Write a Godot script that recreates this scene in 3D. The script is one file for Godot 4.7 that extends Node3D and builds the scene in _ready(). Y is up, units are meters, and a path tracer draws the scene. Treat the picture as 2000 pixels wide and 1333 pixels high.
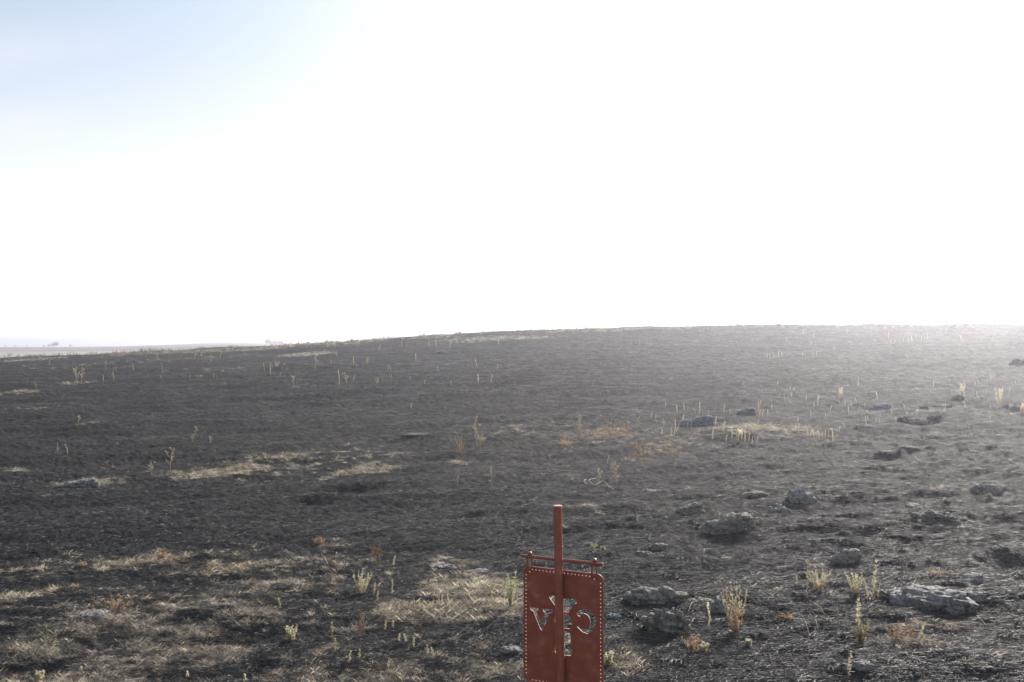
extends Node3D
# A burnt hillside in low back light: charred turf, half-buried stones, dry grass and weeds, and the back of a red cut-steel sign.
# World: y up, metres, the view looks along -Z. In the helpers below d means -z (metres up the slope).

const EYE := 3.2
var rng := RandomNumberGenerator.new()
var macro := FastNoiseLite.new()
var terr := FastNoiseLite.new()
var clod := FastNoiseLite.new()
var fine := FastNoiseLite.new()
var tone := FastNoiseLite.new()
var edge := FastNoiseLite.new()
var M := {}
var taken := {}

# crest height over the level of the verge, by x at the crest
const CREST := [[-69.14, 1.397], [-49.38, 2.087], [-42.96, 2.405], [-34.57, 2.83], [-28.64, 3.096], [-24.69, 3.308], [-17.78, 3.733], [-12.35, 4.158], [-5.93, 4.583], [0.0, 4.954], [9.88, 5.273], [19.75, 5.538], [29.63, 5.591], [39.51, 5.538], [49.38, 5.485], [69.14, 5.273]]
# patches of unburnt dry grass: x, d, half width, half depth, turn, cover, tone (0 straw, 1 pinkish grey, 2 orange)
const PATCH := [[-5.0, 10.17, 0.28, 0.23, 0.32, 1.95, 0],
	[-4.6, 10.85, 0.39, 0.28, 0.51, 1.49, 1],
	[-5.87, 11.7, 0.25, 0.19, 0.2, 1.61, 0],
	[-4.93, 13.69, 0.47, 0.22, 0.22, 0.92, 2],
	[-3.86, 13.53, 0.42, 0.38, -0.02, 0.8, 2],
	[-3.88, 11.79, 0.37, 0.27, 0.65, 0.8, 1],
	[-2.98, 10.17, 0.26, 0.25, 0.0, 1.49, 1],
	[-3.56, 10.33, 0.43, 0.23, 0.82, 1.26, 1],
	[-3.09, 11.57, 0.9, 0.5, -0.91, 0.63, 1],
	[-6.3, 21.88, 1.02, 0.38, 0.84, 1.49, 0],
	[-3.14, 21.97, 0.6, 0.46, 0.39, 1.84, 0],
	[-3.71, 21.51, 0.74, 0.15, 1.11, 0.92, 0],
	[-8.71, 20.53, 0.69, 0.38, 0.55, 1.15, 0],
	[-11.2, 22.45, 0.45, 0.33, 0.75, 0.92, 0],
	[-0.35, 12.31, 0.67, 0.86, 0.48, 1.49, 0],
	[-0.88, 11.44, 0.68, 0.31, -0.24, 1.38, 0],
	[-0.06, 11.55, 0.3, 0.61, 0.0, 0.92, 1],
	[-1.76, 9.53, 0.67, 0.3, -0.19, 0.86, 1],
	[-0.99, 9.67, 0.69, 0.31, 0.16, 0.86, 1],
	[-0.2, 9.67, 0.55, 0.32, 0.0, 0.8, 1],
	[-2.94, 12.69, 0.74, 0.42, -0.69, 0.69, 1],
	[-2.4, 12.94, 0.33, 0.63, -0.03, 0.46, 1],
	[1.24, 17.03, 0.32, 0.43, 0.0, 0.92, 1],
	[2.83, 28.26, 0.8, 0.84, 0.33, 1.03, 2],
	[3.58, 24.44, 1.62, 0.33, 0.86, 1.15, 2],
	[1.38, 25.38, 0.21, 0.64, -0.05, 1.03, 2],
	[7.1, 27.88, 1.74, 1.34, 0.68, 1.03, 0],
	[6.06, 27.38, 0.56, 1.24, -0.04, 0.57, 0],
	[-15.23, 72.23, 1.92, 2.05, 0.37, 1.38, 0],
	[-20.61, 88.07, 2.32, 6.77, -0.48, 1.03, 0],
	[-0.63, 81.25, 4.69, 2.68, 0.19, 1.03, 0],
	[-3.24, 78.62, 2.43, 2.67, 0.09, 0.69, 0],
	[-14.27, 89.46, 3.69, 7.55, -0.01, 0.69, 0],
	[-6.74, 87.32, 2.73, 3.17, 0.26, 0.8, 0],
	[9.08, 88.26, 7.5, 2.07, 0.16, 1.03, 0],
	[-29.94, 88.2, 3.34, 4.34, 1.01, 0.92, 2],
	[-25.84, 88.14, 2.63, 8.1, 0.16, 0.8, 2],
	[-34.55, 87.22, 2.51, 8.08, 0.39, 0.69, 2],
	[-39.62, 81.94, 2.66, 2.43, 0.45, 0.92, 0],
	[4.12, 10.14, 0.32, 0.26, -0.89, 0.92, 1],
	[1.04, 9.6, 0.22, 0.31, 0.0, 0.92, 1],
	[-5.52, 23.57, 0.52, 0.12, 1.1, 0.92, 0],
	[8.35, 19.1, 0.29, 0.37, -0.03, 0.69, 0],
	[5.6, 12.89, 0.28, 0.2, -0.61, 0.69, 2],
	[1.08, 9.81, 0.2, 0.38, 0.0, 0.57, 0],
	[-0.07, 28.94, 0.45, 0.93, -0.07, 0.8, 1],
	[0.0, 27.6, 1.06, 0.72, -0.84, 0.46, 2],
	[-0.61, 10.71, 0.55, 0.32, -0.41, 0.46, 1],
	[0.8, 16.41, 0.46, 0.56, 0.0, 0.52, 0],
	[-2.62, 14.99, 0.33, 0.26, 0.58, 0.8, 1],
	[-0.94, 14.02, 0.48, 0.27, -0.4, 0.8, 1],
	[-21.48, 49.12, 0.48, 1.41, -0.27, 0.57, 0],
	[-22.31, 45.17, 0.83, 1.1, 0.5, 0.69, 0],
	[-2.8, 11.57, 0.65, 0.29, -0.77, 0.57, 1],
	[4.2, 12.77, 0.4, 0.28, -0.7, 0.29, 1],
	[4.6, 10.78, 0.47, 0.21, -0.93, 0.4, 2],
	[4.69, 9.81, 0.32, 0.37, -0.59, 0.4, 2],
	[3.06, 19.17, 0.8, 0.36, 0.6, 0.29, 0],
	[-9.4, 23.12, 0.45, 0.47, 0.2, 0.57, 2],
	[-5.52, 12.13, 0.35, 0.13, 0.26, 0.69, 2],
	[-5.46, 11.29, 0.35, 0.16, 0.0, 0.57, 2],
	[-1.53, 11.46, 0.35, 0.2, 0.0, 0.46, 1],
	[-1.17, 22.75, 0.19, 0.37, -0.05, 0.92, 0],
	[-17.7, 36.6, 1.04, 0.8, 0.66, 0.34, 0],
	[-12.84, 30.44, 0.73, 0.58, 0.55, 0.4, 0],
	[13.58, 32.59, 1.24, 0.53, 0.33, 0.57, 0],
	[15.34, 31.55, 0.97, 0.47, 0.47, 0.57, 0],
	[16.42, 39.16, 1.77, 0.54, 0.35, 0.34, 0],
	[-15.03, 58.42, 4.66, 2.85, 0.25, 0.29, 2],
	[-26.1, 72.47, 7.72, 3.53, 0.78, 0.4, 2],
	[-4.63, 9.27, 0.33, 0.18, 0.0, 0.92, 0],
	[-3.73, 9.54, 0.28, 0.15, 0.45, 0.69, 1],
	[-4.23, 9.34, 0.27, 0.12, 1.07, 0.92, 0],
	[-4.14, 10.72, 1.55, 1.35, 0.36, 0.71, 1],
	[-1.88, 10.46, 1.4, 1.19, -0.01, 0.52, 1],
	[-4.39, 9.69, 0.92, 0.56, 0.28, 0.75, 1],
	[0.59, 10.31, 0.15, 0.35, 0.0, 0.69, 0],
	[0.62, 11.45, 0.12, 0.2, 0.0, 0.92, 1],
	[0.76, 9.81, 0.3, 0.44, -0.03, 0.69, 1],
	[-3.05, 13.47, 1.53, 1.11, -0.01, 0.57, 1],
	[-5.78, 13.23, 1.38, 0.77, 0.29, 0.46, 0],
	[2.55, 27.51, 3.4, 4.06, 0.33, 0.48, 1],
	[-5.19, 22.93, 3.28, 1.36, 0.64, 0.52, 0],
	[3.57, 12.41, 0.77, 0.94, 0.0, 0.34, 1],
	[4.58, 10.6, 0.81, 0.76, -0.51, 0.46, 1]]
# humps and hollows of the turf: x, d, half width, half depth, height
const BUMP := [[-3.03, 19.03, 0.69, 0.54, -0.1],
	[-3.52, 18.03, 0.74, 0.44, -0.1],
	[-3.06, 19.86, 0.92, 0.53, 0.07],
	[-3.43, 18.52, 0.57, 0.41, 0.05],
	[-0.87, 16.84, 0.69, 0.34, -0.06],
	[-4.47, 62.01, 1.91, 1.85, -0.12],
	[9.4, 24.04, 0.74, 0.65, 0.14],
	[7.98, 22.17, 0.46, 0.49, 0.1],
	[22.34, 77.54, 2.39, 2.37, 0.12],
	[26.02, 73.3, 2.26, 2.71, 0.12],
	[7.04, 13.82, 0.43, 0.23, -0.1],
	[6.97, 14.11, 0.51, 0.21, 0.08],
	[10.41, 22.48, 0.81, 0.72, 0.1],
	[12.05, 24.4, 0.75, 0.58, 0.1],
	[-6.0, 22.44, 0.92, 0.67, 0.06],
	[-5.69, 20.86, 0.86, 0.51, -0.06],
	[-5.14, 10.64, 0.49, 0.21, 0.07],
	[-4.84, 9.81, 0.45, 0.18, -0.09],
	[-3.51, 11.38, 0.53, 0.49, 0.1],
	[-2.85, 11.08, 0.34, 0.41, 0.08],
	[-3.27, 12.0, 0.37, 0.35, -0.05],
	[-0.32, 12.43, 0.7, 0.7, 0.06],
	[-4.68, 11.09, 0.46, 0.34, 0.06],
	[-3.66, 10.63, 0.55, 0.38, 0.06],
	[-2.53, 9.83, 0.2, 0.32, -0.1],
	[-2.2, 26.71, 0.82, 0.81, 0.08],
	[0.43, 27.58, 0.85, 1.07, 0.07],
	[2.13, 17.24, 0.53, 0.35, 0.05],
	[5.26, 12.18, 0.69, 0.56, 0.05],
	[5.95, 16.77, 0.52, 0.34, 0.06],
	[8.01, 16.75, 0.52, 0.41, -0.08],
	[8.67, 18.32, 0.47, 0.39, 0.06],
	[1.79, 11.97, 0.68, 0.65, 0.06],
	[1.39, 10.36, 0.37, 0.23, -0.06],
	[-7.94, 35.06, 2.89, 1.38, -0.06],
	[-11.94, 37.44, 2.7, 1.41, -0.06],
	[-12.92, 41.87, 3.02, 1.52, 0.05],
	[-10.97, 28.43, 2.05, 0.83, 0.06],
	[-5.07, 49.27, 3.55, 1.57, -0.06],
	[2.31, 44.92, 2.77, 1.52, -0.06],
	[3.82, 41.22, 2.97, 1.08, 0.06],
	[-13.87, 28.69, 1.33, 0.99, -0.06]]
# stones: x, d, width, height, shape, tone, label
const ROCK := [[1.7, 11.53, 0.7, 0.24, "ridge", 1, "long low brown-grey rock ridge with straw along its top"],
	[1.65, 10.53, 0.51, 0.3, "lumpy", 1, "bulky lumpy boulder casting a deep shadow, largest rock near the sign"],
	[2.19, 11.53, 0.38, 0.11, "low", 1, "low earthy rock hump between the lumpy boulder and the yellow bush"],
	[2.33, 11.17, 0.2, 0.24, "round", 0, "round grey boulder half hidden behind the yellow-topped bush"],
	[1.13, 11.08, 0.17, 0.07, "low", 3, "small smooth blue-grey stone just past the edge of the red sign"],
	[3.43, 15.59, 0.8, 0.32, "slab", 1, "long tilted stone slab with dry straw on its back"],
	[3.02, 16.8, 0.54, 0.23, "slab", 1, "short tilted slab beside the longer tilted slab"],
	[1.86, 14.0, 0.26, 0.1, "low", 1, "low curved stone below the two tilted slabs, end with a lip"],
	[2.12, 14.36, 0.28, 0.12, "low", 1, "knobbly stone adjoining the low curved stone"],
	[4.66, 17.25, 0.44, 0.27, "round", 0, "rounded grey stone leaning against a taller pale stone"],
	[5.29, 18.12, 0.5, 0.38, "ridge", 2, "taller pale grey stone with a sunlit crest"],
	[6.91, 16.12, 0.75, 0.33, "ridge", 4, "large dark wedge-shaped rock standing alone on bare char"],
	[7.26, 17.81, 0.44, 0.14, "low", 1, "low brownish stone just above the large dark wedge rock"],
	[8.94, 18.62, 0.56, 0.24, "round", 1, "smooth grey-brown boulder with shaded front on the open slope"],
	[4.64, 13.75, 0.45, 0.22, "slab", 1, "pointed slab with an overhanging shaded underside"],
	[4.21, 13.64, 0.45, 0.1, "low", 4, "dark crumbly rock next to the pointed overhanging slab"],
	[4.96, 11.52, 0.84, 0.28, "layered", 0, "broad layered grey outcrop with reddish straw on top"],
	[5.82, 12.54, 0.32, 0.12, "slab", 2, "pale sunlit stone behind the broad layered outcrop"],
	[5.48, 11.83, 0.39, 0.09, "low", 0, "flat grey stone touching the broad layered outcrop"],
	[4.55, 11.91, 0.26, 0.09, "low", 1, "squat brown stone before the end of the layered outcrop"],
	[3.27, 9.3, 0.22, 0.08, "round", 0, "small domed grey stone beside a single leafy spike"],
	[5.36, 28.84, 1.22, 0.4, "slab", 3, "flat blue-grey slab ringed by pale weed spikes"],
	[7.69, 32.59, 0.77, 0.24, "slab", 3, "thin blue-grey stone up the slope from the flat slab"],
	[12.05, 30.5, 0.41, 0.26, "round", 4, "dark rounded stone joined to a flat grey slab in a row"],
	[12.37, 30.11, 0.6, 0.21, "low", 0, "flat grey slab in the middle of a row of three stones"],
	[13.04, 30.59, 0.46, 0.29, "round", 4, "dark stone with a pale flake on top ending a row of three"],
	[12.6, 33.82, 0.84, 0.27, "slab", 3, "sloping lilac-grey stone above the row of three stones"],
	[13.95, 33.6, 0.28, 0.13, "round", 4, "tiny round dark stone above the row of three stones"],
	[14.73, 33.87, 0.78, 0.14, "low", 4, "low dark stone with grass along its top edge"],
	[15.72, 34.92, 0.4, 0.21, "round", 0, "small grey stone at the foot of a pale bushy weed"],
	[16.72, 33.17, 0.55, 0.3, "round", 3, "blue-grey stone beside the tallest pale bushy weed"],
	[26.3, 51.48, 0.79, 0.55, "round", 4, "dark boulder high on the slope near the crest"],
	[-8.71, 19.98, 0.76, 0.2, "slab", 0, "flat grey slab with straw lying against it"],
	[-4.86, 66.47, 0.96, 0.27, "slab", 2, "whitish stone in the dark hollow below the crest"],
	[-2.52, 26.83, 0.9, 0.08, "low", 4, "weathered dark slab flush with the burnt turf"],
	[-0.95, 13.61, 0.46, 0.08, "low", 0, "grassy grey stone above the large patch of dry grass"],
	[-0.46, 13.39, 0.37, 0.07, "low", 0, "smooth grey stone with a shaded front above the dry grass"],
	[0.0, 10.09, 0.25, 0.07, "low", 0, "dark-fronted stone partly hidden behind the red sign"],
	[2.71, 18.96, 0.48, 0.11, "low", 1, "low crumbled stone up the slope from the two tilted slabs"],
	[4.55, 18.43, 0.42, 0.1, "low", 1, "low broken stone next to the rounded grey stone"],
	[-4.65, 10.92, 0.38, 0.06, "low", 0, "flat grey stone in a ring of pinkish straw"],
	[1.47, 29.83, 0.31, 0.08, "low", 4, "dark round clod among dry thistles"],
	[7.63, 17.27, 0.24, 0.08, "low", 4, "dark chip of stone leaning on the large wedge rock"],
	[9.58, 23.95, 0.55, 0.13, "low", 4, "charred hump of rock on the open bank"],
	[8.88, 23.57, 0.48, 0.1, "low", 4, "smaller charred hump joined to the charred bank"],
	[0.35, 17.61, 0.16, 0.06, "low", 2, "small pale stone behind the sign post"]]
# weeds: kind, x, d, height, look index, label index
const WEED := [["S", -1.64, 13.76, 0.17, 0, 0], ["S", -1.48, 12.32, 0.2, 0, 1], ["S", -1.7, 12.28, 0.15, 0, 2], ["S", -1.62, 11.99, 0.12, 0, 3],
	["S", -1.06, 11.48, 0.14, 0, 4], ["S", -0.92, 11.5, 0.14, 0, 5], ["S", -0.81, 11.54, 0.17, 0, 6], ["S", -0.71, 11.36, 0.22, 0, 7],
	["S", -0.84, 11.56, 0.14, 0, 5], ["S", -2.71, 11.63, 0.13, 1, 8], ["S", -1.82, 10.24, 0.15, 1, 9], ["S", -1.39, 10.93, 0.12, 1, 10],
	["S", -1.31, 10.96, 0.09, 1, 11], ["S", -1.2, 10.57, 0.11, 1, 11], ["S", -1.12, 10.52, 0.11, 1, 11], ["S", -1.02, 10.37, 0.12, 1, 10],
	["S", -0.86, 10.14, 0.11, 1, 12], ["S", -0.8, 10.05, 0.11, 1, 12], ["S", -1.2, 9.65, 0.15, 1, 9], ["S", -1.6, 9.79, 0.13, 1, 13],
	["S", -1.51, 9.88, 0.13, 1, 9], ["E", -0.02, 11.47, 0.45, 2, 14], ["E", -1.85, 12.28, 0.3, 3, 15], ["E", -2.36, 10.63, 0.2, 4, 16],
	["T", -1.64, 10.69, 0.26, 5, 17], ["T", -1.58, 10.69, 0.24, 5, 17], ["T", -1.84, 13.22, 0.39, 6, 18], ["T", -1.74, 13.21, 0.41, 6, 18],
	["T", -1.93, 10.68, 0.19, 7, 19], ["T", -2.39, 13.44, 0.21, 7, 19], ["R", -2.86, 14.89, 0.15, 8, 20], ["T", -7.58, 22.08, 0.51, 9, 21],
	["T", -7.7, 21.26, 0.31, 9, 22], ["T", -8.33, 25.92, 0.21, 9, 23], ["T", -7.83, 25.89, 0.19, 9, 24], ["T", -8.97, 28.26, 0.23, 9, 23],
	["T", -13.05, 29.95, 0.28, 9, 25], ["S", -11.37, 24.9, 0.23, 10, 26], ["S", -10.98, 24.61, 0.28, 10, 26], ["S", -20.16, 49.06, 0.45, 10, 27],
	["S", -20.0, 49.98, 0.51, 10, 28], ["S", -19.5, 55.58, 0.63, 10, 29], ["S", -21.94, 45.92, 0.38, 10, 30], ["S", -21.44, 56.33, 0.49, 10, 29],
	["S", -15.77, 52.58, 0.3, 10, 31], ["S", -22.6, 70.85, 0.58, 10, 32], ["S", -34.77, 81.44, 0.5, 10, 33], ["S", -33.53, 72.02, 0.44, 10, 34],
	["T", -21.32, 48.75, 0.75, 11, 35], ["T", -21.24, 49.05, 0.71, 11, 35], ["E", -13.44, 56.79, 0.47, 12, 36], ["T", -11.01, 55.72, 0.69, 13, 37],
	["T", -8.54, 58.69, 0.51, 13, 38], ["T", -9.54, 43.52, 0.45, 13, 39], ["T", -7.19, 43.25, 0.58, 13, 40], ["T", -3.45, 34.17, 0.21, 13, 39],
	["S", -9.07, 56.89, 0.59, 14, 41], ["S", -7.47, 43.07, 0.75, 14, 42], ["S", -3.89, 44.27, 0.27, 14, 43], ["S", -12.53, 51.61, 0.8, 14, 44],
	["S", -7.49, 47.0, 0.34, 14, 45], ["S", -1.5, 44.25, 0.5, 14, 45], ["S", -0.94, 44.63, 0.39, 14, 45], ["S", -10.55, 57.91, 0.36, 14, 46],
	["S", -9.31, 69.64, 0.5, 14, 47], ["S", -8.31, 74.79, 0.54, 14, 48], ["S", -5.36, 70.45, 0.62, 14, 49], ["S", -4.38, 69.86, 0.5, 14, 49],
	["E", -5.98, 44.22, 0.32, 15, 50], ["T", -0.89, 25.2, 0.73, 16, 51], ["T", -0.77, 24.49, 0.5, 16, 51], ["R", -1.26, 24.09, 0.47, 17, 52],
	["R", 2.69, 27.5, 0.59, 17, 52], ["R", 3.11, 24.2, 0.32, 17, 52], ["R", 3.23, 28.81, 0.33, 17, 52], ["T", -0.41, 19.56, 0.4, 18, 53],
	["T", -1.07, 19.58, 0.22, 18, 53], ["T", 1.9, 27.53, 0.57, 19, 54], ["T", 3.67, 28.9, 0.33, 19, 55], ["T", 2.08, 19.8, 0.53, 19, 56],
	["T", 1.78, 20.33, 0.29, 19, 57], ["R", 1.35, 25.02, 0.26, 20, 58], ["S", 5.39, 32.43, 0.3, 21, 59], ["S", 5.04, 29.44, 0.3, 21, 60],
	["S", 4.59, 27.97, 0.35, 21, 61], ["S", 4.63, 27.86, 0.29, 21, 61], ["S", 4.23, 26.43, 0.27, 21, 62], ["S", 4.34, 26.63, 0.21, 21, 63],
	["S", 5.94, 32.25, 0.22, 21, 64], ["S", 6.06, 32.11, 0.43, 21, 59], ["S", 6.37, 32.23, 0.2, 21, 65], ["S", 6.98, 32.77, 0.34, 21, 59],
	["S", 7.09, 32.34, 0.23, 21, 66], ["S", 7.11, 31.64, 0.28, 21, 67], ["S", 8.11, 32.71, 0.4, 21, 68], ["S", 5.6, 27.4, 0.34, 21, 69],
	["S", 5.17, 25.64, 0.34, 21, 70], ["S", 5.47, 25.45, 0.24, 21, 71], ["S", 4.99, 28.29, 0.22, 21, 72], ["S", 5.09, 28.28, 0.19, 21, 73],
	["S", 4.06, 26.94, 0.17, 21, 74], ["S", 2.17, 22.58, 0.21, 21, 75], ["S", 4.33, 30.97, 0.19, 21, 76], ["S", 4.44, 30.71, 0.16, 21, 76],
	["S", 7.91, 31.46, 0.29, 21, 77], ["S", 8.19, 31.86, 0.26, 21, 64], ["E", 5.88, 25.62, 0.37, 22, 78], ["S", 5.71, 25.81, 0.29, 23, 79],
	["S", 5.73, 25.44, 0.31, 23, 80], ["S", 5.95, 25.43, 0.34, 23, 80], ["S", 6.09, 25.61, 0.26, 23, 81], ["S", 6.1, 25.25, 0.23, 23, 81],
	["S", 6.25, 25.42, 0.21, 23, 81], ["S", 2.04, 16.16, 0.16, 24, 82], ["S", 3.46, 16.55, 0.14, 24, 82], ["S", 8.56, 66.53, 0.75, 24, 83],
	["S", 9.62, 68.73, 0.42, 24, 84], ["S", 9.71, 35.41, 0.26, 25, 85], ["S", 10.61, 34.54, 0.43, 25, 86], ["S", 10.25, 33.78, 0.24, 25, 87],
	["S", 14.19, 40.76, 0.34, 25, 88], ["S", 12.21, 35.27, 0.24, 25, 89], ["S", 10.87, 32.15, 0.3, 25, 90], ["S", 11.37, 32.69, 0.24, 25, 87],
	["S", 9.39, 31.26, 0.29, 25, 91], ["S", 8.59, 29.89, 0.22, 25, 92], ["S", 10.71, 33.46, 0.21, 25, 87], ["S", 11.02, 30.16, 0.19, 25, 93],
	["S", 11.22, 30.41, 0.16, 25, 93], ["S", 12.04, 31.55, 0.24, 25, 94], ["S", 11.49, 29.78, 0.21, 25, 95], ["S", 17.09, 40.33, 0.27, 25, 88],
	["S", 13.82, 31.75, 0.33, 25, 90], ["S", 18.83, 40.41, 0.25, 25, 96], ["S", 20.46, 42.5, 0.31, 25, 97], ["S", 15.95, 31.93, 0.3, 25, 98],
	["S", 19.53, 41.64, 0.21, 25, 96], ["S", 8.77, 33.56, 0.21, 25, 99], ["S", 10.61, 35.86, 0.22, 25, 89], ["S", 12.01, 33.85, 0.21, 25, 100],
	["S", 12.87, 32.62, 0.17, 25, 101], ["S", 7.9, 26.61, 0.25, 26, 102], ["S", 7.96, 26.51, 0.23, 26, 103], ["S", 8.04, 26.5, 0.25, 26, 103],
	["S", 8.18, 26.5, 0.26, 26, 102], ["S", 8.29, 26.6, 0.22, 26, 104], ["S", 8.37, 26.59, 0.25, 26, 105], ["S", 8.5, 26.69, 0.22, 26, 106],
	["S", 8.12, 25.19, 0.34, 26, 107], ["S", 7.29, 26.53, 0.19, 26, 108], ["S", 7.87, 27.32, 0.17, 26, 104], ["S", 9.12, 27.7, 0.17, 26, 109],
	["S", 9.4, 28.12, 0.17, 26, 109], ["E", 12.06, 36.47, 0.51, 27, 110], ["E", 16.24, 35.88, 0.48, 27, 110], ["E", 16.37, 31.91, 0.39, 27, 110],
	["E", 16.26, 33.2, 0.79, 28, 111], ["T", 11.95, 26.01, 0.83, 29, 112], ["S", 27.75, 68.99, 0.5, 30, 113], ["S", 27.09, 68.03, 0.42, 30, 113],
	["S", 28.44, 69.98, 0.47, 30, 113], ["S", 28.79, 69.96, 0.4, 30, 113], ["S", 29.42, 70.44, 0.43, 30, 113], ["S", 25.19, 66.18, 0.31, 30, 114],
	["S", 25.82, 67.11, 0.28, 30, 114], ["S", 15.04, 57.9, 0.36, 30, 115], ["S", 15.34, 58.24, 0.36, 30, 115], ["S", 15.67, 58.57, 0.42, 30, 113],
	["S", 15.9, 58.53, 0.36, 30, 115], ["S", 16.83, 57.61, 0.33, 30, 114], ["S", 17.51, 57.88, 0.3, 30, 114], ["S", 17.71, 57.85, 0.3, 30, 114],
	["E", 3.77, 12.25, 0.3, 31, 116], ["T", 3.5, 11.81, 0.47, 32, 117], ["E", 4.16, 12.07, 0.31, 33, 118], ["S", 4.28, 11.83, 0.51, 34, 119],
	["S", 4.24, 11.87, 0.28, 34, 119], ["S", 4.37, 11.89, 0.22, 34, 119], ["E", 3.62, 10.34, 0.24, 35, 120], ["S", 3.62, 10.44, 0.47, 36, 121],
	["S", 3.54, 12.39, 0.13, 37, 122], ["T", 4.74, 12.07, 0.56, 38, 123], ["S", 4.19, 10.24, 0.23, 39, 124], ["R", 3.99, 10.3, 0.22, 40, 125],
	["R", 4.18, 10.44, 0.17, 40, 125], ["R", 4.23, 10.18, 0.07, 40, 125], ["R", 5.1, 11.66, 0.18, 41, 126], ["R", 3.05, 11.11, 0.07, 42, 127],
	["S", 3.1, 9.17, 0.27, 43, 128], ["E", 2.38, 10.61, 0.58, 44, 129], ["S", 2.11, 10.63, 0.31, 45, 130], ["R", 1.81, 9.95, 0.21, 46, 131],
	["E", 1.91, 9.95, 0.14, 47, 132], ["E", 2.44, 10.28, 0.08, 48, 133], ["E", 1.16, 14.24, 0.18, 49, 134], ["E", 1.3, 14.24, 0.1, 49, 134],
	["E", 0.92, 9.53, 0.15, 50, 135], ["T", -4.84, 10.37, 0.17, 51, 136], ["E", -4.51, 9.52, 0.13, 52, 137], ["R", -4.52, 11.36, 0.16, 53, 138],
	["R", -5.72, 13.2, 0.11, 54, 139], ["R", -4.88, 13.8, 0.13, 54, 139], ["S", -3.15, 9.68, 0.08, 55, 140], ["S", -4.25, 9.83, 0.06, 55, 140],
	["S", -2.51, 9.37, 0.08, 55, 140], ["S", 10.06, 36.23, 0.15, 25, 141], ["S", 11.67, 34.17, 0.25, 25, 87], ["S", 11.06, 41.43, 0.17, 25, 142],
	["S", 8.53, 34.19, 0.26, 25, 143], ["S", 13.3, 36.22, 0.35, 25, 144], ["S", 14.6, 42.04, 0.22, 25, 96], ["S", 9.97, 31.63, 0.2, 25, 145],
	["S", 11.07, 39.14, 0.16, 25, 141], ["S", 10.75, 38.19, 0.14, 25, 141], ["S", 10.61, 29.81, 0.29, 25, 146], ["S", 10.37, 36.92, 0.19, 25, 141],
	["S", 9.69, 36.08, 0.2, 25, 85], ["S", 11.41, 34.66, 0.14, 25, 147], ["S", 10.89, 30.42, 0.19, 25, 93], ["S", 11.5, 34.34, 0.26, 25, 86],
	["S", 10.94, 39.15, 0.2, 25, 141], ["S", 11.34, 36.68, 0.15, 25, 141], ["S", 11.58, 31.3, 0.18, 25, 148], ["S", 16.32, 36.05, 0.3, 25, 88],
	["S", 17.78, 35.63, 0.35, 25, 149], ["S", 18.59, 38.25, 0.26, 25, 88], ["S", 14.61, 30.4, 0.17, 25, 93], ["S", 15.83, 32.92, 0.15, 25, 150],
	["S", 16.69, 35.69, 0.2, 25, 151], ["S", 21.28, 42.04, 0.17, 25, 142], ["S", 14.88, 32.68, 0.29, 25, 152], ["S", 4.51, 27.33, 0.21, 21, 153],
	["S", 5.96, 27.92, 0.26, 21, 154], ["S", 5.77, 33.28, 0.29, 21, 59], ["S", 5.38, 34.86, 0.23, 21, 155], ["S", 7.99, 32.15, 0.28, 21, 66],
	["S", 6.0, 28.36, 0.16, 21, 156], ["S", 4.54, 29.7, 0.2, 21, 76], ["S", 5.98, 26.37, 0.16, 21, 157], ["S", 5.68, 26.78, 0.14, 21, 157],
	["S", 7.44, 30.06, 0.12, 21, 158], ["S", 34.33, 78.6, 0.49, 30, 113], ["S", 19.6, 70.96, 0.4, 30, 113], ["S", 27.07, 71.61, 0.26, 30, 114],
	["S", 22.43, 74.04, 0.34, 30, 115], ["S", 26.86, 79.72, 0.29, 30, 114], ["S", 18.25, 58.92, 0.21, 30, 114], ["S", 31.62, 70.01, 0.43, 30, 113],
	["S", 27.16, 69.02, 0.25, 30, 114], ["S", 21.16, 70.33, 0.33, 30, 114], ["S", 14.75, 57.57, 0.36, 30, 115], ["S", 19.66, 60.68, 0.37, 30, 115],
	["S", 33.6, 77.95, 0.36, 30, 115], ["S", 27.72, 73.21, 0.38, 30, 115], ["S", 22.18, 75.77, 0.35, 30, 115], ["S", -18.68, 53.02, 0.25, 10, 159],
	["S", -19.8, 54.15, 0.19, 10, 159], ["S", -26.71, 74.83, 0.54, 10, 33], ["S", -25.33, 62.02, 0.61, 10, 33], ["S", -13.63, 56.48, 0.32, 10, 160],
	["S", -20.72, 68.5, 0.49, 10, 32], ["S", -23.65, 59.39, 0.31, 10, 34], ["S", -32.96, 77.95, 0.28, 10, 26], ["S", -22.37, 51.04, 0.24, 10, 159],
	["S", -14.76, 49.83, 0.23, 10, 31], ["S", -20.78, 70.88, 0.55, 10, 32], ["S", -17.07, 52.77, 0.27, 10, 31], ["S", -27.84, 75.58, 0.31, 10, 34],
	["S", -12.15, 52.15, 0.3, 10, 31], ["S", -13.79, 55.39, 0.48, 10, 161], ["S", -23.16, 57.86, 0.3, 10, 162], ["S", -6.41, 52.58, 0.35, 14, 45],
	["S", -4.24, 75.55, 0.39, 14, 163], ["S", -3.86, 51.77, 0.27, 14, 43], ["S", -0.77, 51.47, 0.26, 14, 43], ["S", -3.47, 64.3, 0.23, 14, 164],
	["S", -11.36, 64.59, 0.37, 14, 165], ["S", -5.94, 48.9, 0.25, 14, 43], ["S", -6.69, 53.73, 0.3, 14, 166], ["S", -8.77, 59.21, 0.21, 14, 166],
	["S", -4.83, 47.15, 0.19, 14, 43], ["S", -1.87, 52.81, 0.46, 14, 45], ["S", -0.97, 72.78, 0.52, 14, 49], ["S", -6.05, 72.59, 0.49, 14, 163],
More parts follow.
